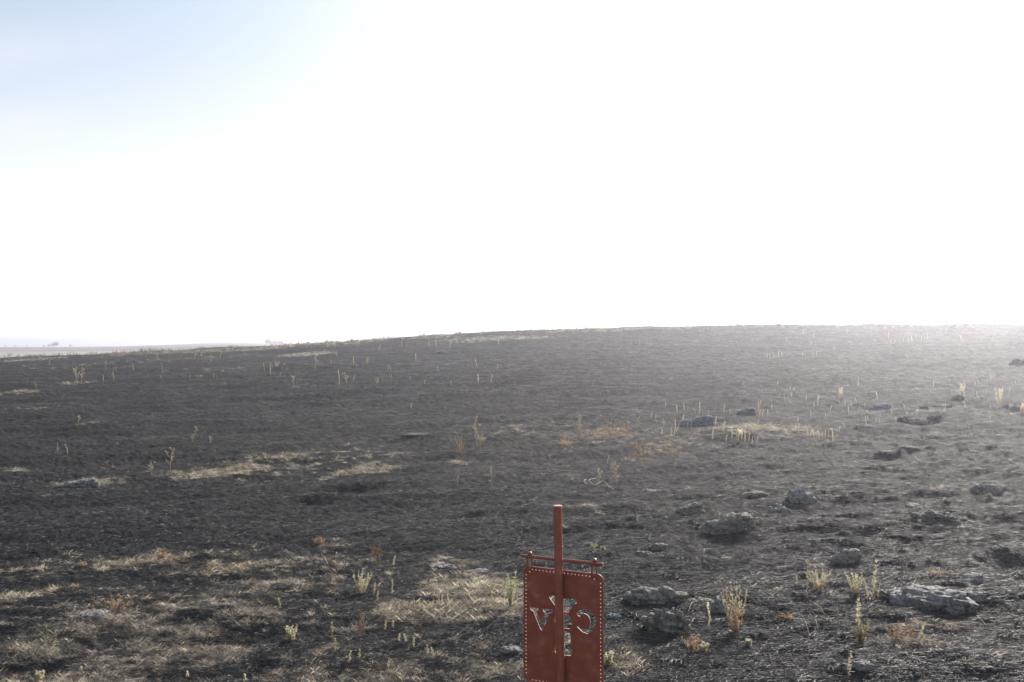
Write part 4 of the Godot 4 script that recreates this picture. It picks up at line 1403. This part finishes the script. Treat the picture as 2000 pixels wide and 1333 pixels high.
func stubble() -> void:
	for k in 3:
		var mesh := tuft_mesh(13, 0.03, 0.11, 0.05, [0.78, 0.9, 0.96][k], 0.003, [0.8, 0.4, 0.3][k])
		var where := []
		var tint := PackedColorArray()
		var strips := {}
		for i in 150000:
			var d := 6.0 * pow(112.0 / 6.0, rng.randf())
			var x := (rng.randf() * 2.0 - 1.0) * 0.62 * (d + 2.0)
			var key := int(d * 10.0)
			if not strips.has(key): strips[key] = [near_bumps(d), near_patches(d)]
			var g := grassy(x, d, strips[key][1])
			if g.x > 0.6 and rng.randf() < 0.7: continue
			var s := rng.randf_range(0.55, 1.25) * clampf(d / 26.0, 1.0, 1.9)
			where.append(Transform3D(Basis(Vector3.UP, 0.15 + 0.4 * rng.randfn()).scaled(Vector3(s * 1.25, s * 0.6, s)), Vector3(x, relief(x, d, strips[key][0]), -d)))
			var u := rng.randf()
			var c := Color(0.020, 0.020, 0.0208)
			if u > 0.985: c = Color(0.44, 0.42, 0.39)  # rare whitish tufts: glints on the stubble painted in as colour
			elif u > 0.93: c = Color(0.125, 0.12, 0.114)
			elif u > 0.72: c = Color(0.044, 0.0432, 0.0425)
			elif u > 0.4: c = Color(0.027, 0.0268, 0.027)
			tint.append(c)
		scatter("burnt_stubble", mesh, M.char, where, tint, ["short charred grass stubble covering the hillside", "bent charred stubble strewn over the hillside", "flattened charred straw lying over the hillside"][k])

func dry_grass() -> void:
	var meshes := [tuft_mesh(16, 0.05, 0.16, 0.07, 0.55, 0.0036), tuft_mesh(16, 0.06, 0.18, 0.09, 0.9, 0.0036)]
	for k in 2:
		var where := []
		var tint := PackedColorArray()
		for p in PATCH:
			var area: float = p[2] * p[3] * 4.0
			var n := int(clampf(area * clampf(42000.0 / (p[1] * p[1]), 5.0, 280.0), 50.0, 4200.0))
			var np := near_patches(p[1])
			for i in n:
				var u: float = rng.randfn() * 0.7 * p[2]
				var v: float = rng.randfn() * 0.7 * p[3]
				var x: float = p[0] + u * cos(p[4]) - v * sin(p[4])
				var d: float = p[1] + u * sin(p[4]) + v * cos(p[4])
				if d > 108.0 or d < 5.5: continue
				var g := grassy(x, d, np)
				if rng.randf() > g.x * 1.1 + 0.02: continue
				var s := rng.randf_range(0.5, 1.2) * clampf(d / 26.0, 1.0, 1.9) * (0.62 if p[6] == 1 else 0.9)
				where.append(Transform3D(Basis(Vector3.UP, rng.randf() * TAU).scaled(Vector3(s, s, s)), Vector3(x, ground(x, d), -d)))
				var c: Color = GRASS[int(p[6])].lerp(Color(0.62, 0.59, 0.53), rng.randf() * 0.6) * (0.3 + 1.15 * pow(rng.randf(), 1.7))  # straw tones; brightest tufts have backlit highlights put into their colour
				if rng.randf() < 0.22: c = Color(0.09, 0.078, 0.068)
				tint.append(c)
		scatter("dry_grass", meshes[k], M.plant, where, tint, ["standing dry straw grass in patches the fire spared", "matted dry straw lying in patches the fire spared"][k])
	# a sparse fringe of coarse bents along the crest
	var fringe := tuft_mesh(12, 0.10, 0.55, 0.14, 0.16, 0.035)
	var at := []
	var tints := PackedColorArray()
	for i in 4200:
		var d := rng.randf_range(85.0, 101.0)
		var x := rng.randf_range(-64.0, 64.0)
		if tone.get_noise_2d(x * 0.3, 7.0) + 0.25 * rng.randfn() < 0.08: continue
		var s := rng.randf_range(0.2, 0.75) + 0.6 * pow(rng.randf(), 5.0)
		at.append(Transform3D(Basis(Vector3.UP, rng.randf() * TAU).scaled(Vector3(s, s, s)), Vector3(x, ground(x, d), -d)))
		tints.append(GRASS[0].lerp(Color(0.16, 0.155, 0.11), rng.randf()) * rng.randf_range(0.4, 0.85))
	scatter("crest_grass", fringe, M.plant, at, tints, "thin fringe of dry bents along the crest of the hill")
